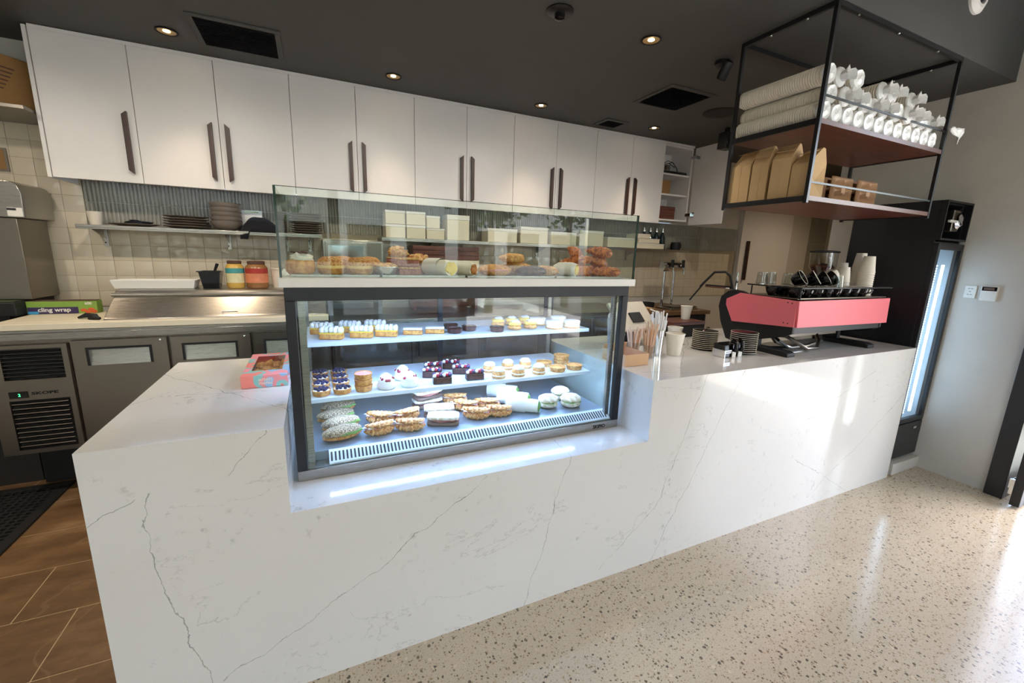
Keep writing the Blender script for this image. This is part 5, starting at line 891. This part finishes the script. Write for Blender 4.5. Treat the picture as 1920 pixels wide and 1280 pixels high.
# bench behind the display with microwave and timber boards
t = T('rear_bench', 'stainless bench behind the display case', 'bench', (2.05, 2.1, 0)); MB().box(.67, 3.42, 1.74, 2.43, .95, .99).build('worktop', M['steel'], t, bevel=.003); MB().box(.68, 3.41, 1.80, 2.42, .12, .949).build('carcass', M['dcase'], t); 
for k in range(5): d = MB().box(.69+k*.545, .69+k*.545+.535, 1.78, 1.799, .13, .935).build('door', M['dsteel'], t, bevel=.002); MB().box(.72+k*.545, .74+k*.545, 1.765, 1.779, .7, .86).build('handle', M['blackm'], d)
for x in (.72, 3.33): MB().box(x, x+.05, 1.85, 2.35, 0, .12).build('foot', M['blackm'], t)
t = T('microwave', 'stainless microwave behind the glass topper', 'microwave', (.87, 2.2, .991)); MB().box(.655, 1.075, 2.02, 2.42, 1.31, 1.575 if False else 1.545).build('body', M['steel'], t, bevel=.004); MB().box(.67, .95, 2.012, 2.0195, 1.335, 1.53).build('door', M['steel'], t, bevel=.003); MB().box(.69, .93, 2.009, 2.0115, 1.36, 1.505).build('window', mat('mirror_window', (190, 200, 206), .12, 1), t); MB().box(.96, 1.06, 2.012, 2.0195, 1.335, 1.53).build('control_panel', M['dsteel'], t); MB().lathe([(.016, 0), (.014, .014), (0, .015)], 16, (1.01, 2.012, 1.39), ax='y').build('dial', M['blackm'], t); MB().box(.67, .70, 2.05, 2.38, .991, 1.309).box(1.03, 1.06, 2.05, 2.38, .991, 1.309).build('stand', M['dsteel'], t)
t = T('timber_crate', 'dark timber box standing under the takeaway box shelf', 'crate', (1.62, 2.25, .991))
for k in range(3): MB().box(1.33, 1.90, 2.16, 2.18, 1.42+k*.037, 1.42+k*.037+.033).build('slat', M['walnut'], t)
MB().box(1.33, 1.35, 2.1805, 2.38, .992, 1.53).box(1.88, 1.90, 2.1805, 2.38, .992, 1.53).box(1.35, 1.88, 2.36, 2.38, .992, 1.53).build('body', M['walnut'], t); MB().box(1.33, 1.90, 2.155, 2.18, 1.36, 1.415).build('label_strip', M['board'], t)
# lid-top things
o = T('white_tray', 'long white serving tray on the prep lid', 'tray', (-.35, 2.17, 1.1905)); b = MB(); vs = [(-.575, 2.09), (-.135, 2.09), (-.135, 2.25), (-.575, 2.25)]; cx, cy = -.355, 2.17
V = [(cx+(x-cx)*.93, cy+(y-cy)*.85, 1.191) for x, y in vs] + [(x, y, 1.246) for x, y in vs] + [(cx+(x-cx)*.97, cy+(y-cy)*.94, 1.246) for x, y in vs] + [(cx+(x-cx)*.91, cy+(y-cy)*.80, 1.197) for x, y in vs]
F = [(3, 2, 1, 0), (12, 13, 14, 15)]; 
for k in range(4): n_ = (k+1) % 4; F += [(k, n_, 4+n_, 4+k), (4+k, 4+n_, 8+n_, 8+k), (8+k, 8+n_, 12+n_, 12+k)]
b.add(V, F); b.build('body', M['white'], o, bevel=.003); MB().box(-.57, -.14, 2.091, 2.094, 1.2465, 1.249).build('rim', M['white'], o)
o = T('black_pan', 'small black square pan with spoon on the prep lid', 'pan', (-.055, 2.17, 1.1905)); b = MB(); V = [(-.10, 2.12, 1.191), (-.01, 2.12, 1.191), (-.01, 2.22, 1.191), (-.10, 2.22, 1.191), (-.118, 2.105, 1.305), (.005, 2.105, 1.305), (.005, 2.235, 1.305), (-.118, 2.235, 1.305), (-.112, 2.11, 1.305), (0, 2.11, 1.305), (0, 2.23, 1.305), (-.112, 2.23, 1.305), (-.10, 2.12, 1.21), (-.012, 2.12, 1.21), (-.012, 2.22, 1.21), (-.10, 2.22, 1.21)]; b.add(V, F); b.build('body', M['blackg'], o, bevel=.002); MB().box(-.126, .011, 2.099, 2.104, 1.3, 1.308).build('lip', M['blackm'], o); MB().tube([(-.06, 2.17, 1.22), (-.035, 2.16, 1.30), (-.012, 2.15, 1.355)], [.006, .007, .010], 8).build('spoon', M['blackm'], o)
def jar(x, y, r, h, m1, m2, m3, label):
    o = T('glass_jar', label, 'jar', (x, y, 1.1905)); z = 1.191; MB().lathe([(0, 0), (r*.9, 0), (r, .012), (r, h*.78), (r*.72, h*.9)], 24, (x, y, z), cap=False).build('contents', m1, o, smooth=50); MB().lathe([(r*1.012, h*.2), (r*1.012, h*.55)], 24, (x, y, z), cap=False).build('label', m2, o); MB().lathe([(r*1.02, h*.56), (r*1.02, h*.74)], 24, (x, y, z), cap=False).build('label_band', m3, o); MB().lathe([(r*.76, h*.9), (r*.78, h*.905), (r*.78, h), (r*.72, h*1.01), (0, h*1.01)], 24, (x, y, z)).build('lid', M['rdark'], o)
    return o
jar(.085, 2.165, .056, .185, mat('mustard_fill', (206, 166, 84), .2), mat('pale_label', (216, 206, 160), .5, var=.25, scale=30), mat('teal_band', (70, 150, 150), .5), 'jar with teal and cream label on the prep lid'); jar(.215, 2.17, .070, .185, mat('brown_fill', (150, 104, 64), .2), mat('orange_label', (214, 130, 92), .5, var=.3, scale=26), mat('red_band', (170, 52, 44), .5), 'wider brown jar with red label on the prep lid')
o = T('white_tub', 'white plastic tub on the prep lid beside the jars', 'tub', (.375, 2.18, 1.1905)); MB().lathe([(0, .001), (.06, 0), (.068, .13), (.066, .131)], 26, (.375, 2.18, 1.191), cap=False).build('body', M['porc'], o); MB().lathe([(.071, .131), (.071, .142), (0, .143)], 26, (.375, 2.18, 1.191)).build('lid', M['porc'], o)
# left of the bench
t = T('cling_wrap_box', 'green and purple cling wrap box on the prep counter', 'box', (-.80, 2.12, 1.0415)); b = MB().box(-.975, -.655, 2.10, 2.175, 1.0418, 1.118); b.build('carton', mat('green_print', (126, 160, 66), .5, var=.12, scale=12), t, bevel=.001); MB().box(-.972, -.745, 2.0988, 2.0998, 1.043, 1.083).build('purple_panel', mat('purple_print', (56, 40, 84), .5), t); MB().box(-.972, -.925, 2.0980, 2.0987, 1.043, 1.058).build('blue_flash', mat('blue_print', (60, 150, 200), .5), t); MB().box(-.97, -.66, 2.10, 2.17, 1.1185, 1.121).build('cutter_strip', M['rdark'], t)
text_mesh('lettering', 'cling wrap', .034, M['white'], t, (-.928, 2.0978, 1.056), sx=1.06, bold=.0008, depth=.0003); text_mesh('lettering', '600', .022, M['white'], t, (-.712, 2.0995, 1.096), depth=.0003, bold=.0005)
b = MB()
for k, (x, z) in enumerate(((-.72, 1.062), (-.70, 1.052), (-.685, 1.066), (-.672, 1.054))): b.ell((x, 2.0992, z), (.016, .0009, .011), 10, 6)
b.build('food_picture', mat('vegetable_print', (206, 92, 44), .5, var=.4, scale=40), t)
o = T('tongs', 'black handled tongs lying against the prep lid', 'tongs', (-.56, 1.84, 1.0415)); MB().tube([(-.66, 1.86, 1.048), (-.62, 1.85, 1.062), (-.575, 1.84, 1.06), (-.55, 1.80, 1.05)], [.006, .014, .012, .006], 8).build('arm', M['blackm'], o); MB().tube([(-.60, 1.82, 1.047), (-.565, 1.80, 1.058), (-.54, 1.76+.03, 1.05)], [.007, .015, .007], 8).build('arm', M['blackm'], o)
t = T('hood_dishwasher', 'stainless hood machine with rounded top at the left edge', 'machine', (-1.32, 2.2, 0)); hx = -.945
b = MB(); b.prism([(-1.7, 1.60), (hx+.042, 1.60), (hx+.042, 1.74), (hx+.030, 1.785), (hx+.0, 1.80), (-1.7, 1.81)], 'y', 2.10, 2.42); b.build('hood', M['steel'], t, bevel=.004); MB().box(-1.7, hx, 2.11, 2.42, 1.13, 1.598).build('body', M['dsteel'], t, bevel=.003); MB().box(hx-.028, hx+.036, 2.0985, 2.0998, 1.607, 1.655).build('rating_plate', M['white'], t); MB().box(hx-.028, hx+.01, 2.0975, 2.0984, 1.640, 1.652).build('badge', M['blackm'], t); MB().box(-1.7, -1.03, 2.05, 2.42, .0, 1.04).build('cabinet', M['dcase'], t); MB().box(-1.7, -.975, 2.0, 2.42, 1.045, 1.125).build('tray', M['blackm'], t, bevel=.006); MB().box(-1.68, -.99, 2.02, 2.10, 1.126, 1.129).build('green_pad', mat('olive_pad', (70, 78, 48), .8), t)
t = T('high_shelf', 'dark shelf fixed high beside the cupboards holding a carton', 'shelf', (-1.2, 2.3, 2.19)); MB().box(-1.9, -.79, 2.02, 2.436, 2.172, 2.192).build('plank', M['dsteel'], t, bevel=.002); MB().box(-.905, -.895, 2.0185, 2.0198, 2.174, 2.19).build('price_clip', M['white'], t)
t = T('brown_carton', 'brown cardboard carton on the high shelf at left edge', 'box', (-1.1, 2.22, 2.193)); b = MB(); b.M = Matrix.Translation((-1.02, 2.22, 2.193)) @ Matrix.Rotation(-.62, 4, 'Z'); b.box(-.20, .16, -.12, .12, 0, .27); b.build('body', M['card'], t, bevel=.003)
b = MB(); b.M = Matrix.Translation((-1.02, 2.22, 2.193)) @ Matrix.Rotation(-.62, 4, 'Z')
for k in range(6): b.box(.1602, .1608, -.06, .05-.012*k, .20-.022*k, .207-.022*k)
b.build('lettering', M['rdark'], t)
t = T('wall_notice', 'small framed notice at the left edge above the machine', 'notice', (-1.12, YW, 1.88)); MB().box(-1.22, -1.075, YW-.02, YW-.009, 1.885, 2.02).build('frame', M['dsteel'], t); MB().box(-1.21, -1.085, YW-.0208, YW-.0201, 1.895, 2.01).build('sheet', M['card'], t)
# floor mat
t = T('rubber_mat', 'black perforated rubber floor mat behind the counter', 'mat', (-1.35, 1.2, 0)); mx0, mx1, my0, my1 = -2.2, -.845, .55, 1.96
MB().box(mx0, mx1, my0, my0+.05, .0008, .014).box(mx0, mx1, my1-.05, my1, .0008, .014).box(mx0, mx0+.05, my0+.05, my1-.05, .0008, .014).box(mx1-.05, mx1, my0+.05, my1-.05, .0008, .014).build('border', M['rubber'], t, bevel=.004)
b = MB(); p = .034; ny_ = int((my1-my0-.1)/p); nx_ = int((mx1-mx0-.1)/p)
for j in range(ny_+1): b.box(mx0+.05, mx1-.05, my0+.05+j*p-.006, my0+.05+j*p+.006, .002, .012)
for i in range(nx_+1): b.box(mx0+.05+i*p-.006, mx0+.05+i*p+.006, my0+.05, my1-.05, .0025, .0125)
tag(b.build('grid', M['rubber'], t, smooth=0), kind='stuff'); MB().box(mx0+.05, mx1-.05, my0+.05, my1-.05, .0005, .0015).build('underside', M['blackm'], t)
# ================================================================== right rear: drinks bench, tall cupboard
t = T('drinks_bench', 'timber edged bench with drinks tap behind the counter', 'bench', (4.0, 2.1, 0)); MB().box(3.44, 4.34, 1.75, 2.435, .93, .97).build('worktop', wood('brown_bench', (96, 70, 48), (132, 98, 66), (1.4, 14, 14)), t, bevel=.003); MB().box(3.46, 4.32, 1.80, 2.42, .08, .929).build('carcass', mat('blue_black', (34, 38, 46), .4), t); MB().box(3.46, 4.32, 1.82, 2.42, 0, .08).build('plinth', M['blackm'], t)
for k in range(2): d = MB().box(3.465+k*.43, 3.465+k*.43+.42, 1.782, 1.799, .10, .92).build('door', mat('blue_black_door', (40, 44, 54), .35), t, bevel=.002); MB().box(3.50+k*.43, 3.86+k*.43, 1.77, 1.781, .86, .88).build('handle', M['blackm'], d)
t = T('drip_tray', 'steel drip tray on the drinks bench', 'tray', (4.06, 1.93, .97)); MB().box(3.86, 4.24, 1.83, 2.05, .9705, .985).build('pan', M['steel'], t, bevel=.003); MB().box(3.93, 4.26, 1.86, 2.03, .9855, 1.0).build('plate', M['dsteel'], t, bevel=.003)
t = T('tap_tower', 'chrome drinks tap tower with two black handles', 'tap', (4.06, 2.10, .97)); MB().lathe([(.03, .971), (.03, .985), (.016, .99), (.016, 1.40)], 18, (3.99, 2.1, 0)).build('column', M['chrome'], t); MB().lathe([(.03, .971), (.03, .985), (.013, .99), (.013, 1.36)], 18, (4.13, 2.1, 0)).build('column', M['chrome'], t); MB().lathe([(.045, -.12), (.05, -.08), (.05, .13), (.045, .16)], 20, (4.05, 2.08, 1.40), ax='x').build('barrel', M['chrome'], t)
for x in (4.0, 4.15): MB().tube([(x, 2.03, 1.40), (x, 1.99, 1.39), (x, 1.985, 1.33)], .010, 10).build('spout', M['chrome'], t); MB().box(x-.012, x+.012, 1.995, 2.02, 1.40, 1.475).build('tap_handle', M['blackm'], t, bevel=.004)
o = T('dark_pan', 'dark saucepan on the drinks bench near the display case', 'pan', (3.72, 2.05, .97)); MB().lathe([(0, .001), (.075, 0), (.08, .06), (.077, .06), (.072, .006), (0, .006)], 24, (3.74, 2.05, .9705), cap=False).build('body', M['blackm'], o); MB().tube([(3.66, 2.02, 1.02), (3.58, 1.98, 1.03), (3.53, 1.96, 1.03)], .008, 8).build('handle', M['blackm'], o)
o = T('chopping_block', 'thick brown chopping block on the drinks bench', 'board', (3.6, 2.0, .97)); MB().box(3.46, 3.63, 1.80, 1.95, .9705, 1.0).build('slab', M['card'], o, bevel=.004); MB().box(3.47, 3.62, 1.81, 1.94, 1.0003, 1.004).build('cloth', M['kraft'], o)
t = T('tall_cupboard', 'tall pale cupboard with long dark handle behind the machine', 'cupboard', (6.18, 2.42, 0)); MB().box(5.50, 6.86, 2.416, 2.4485, 0, 2.62).build('body', M['door'], t); d = MB().box(5.502, 6.48, 2.398, 2.4155, .02, 2.60).build('door', M['door'], t, bevel=.0015); MB().box(5.605, 5.635, 2.362, 2.3975, 1.245, 1.735).build('handle', M['handle'], d, bevel=.003); MB().box(6.484, 6.858, 2.398, 2.4155, .02, 2.60).build('filler', M['wallw'], t, bevel=.0015)
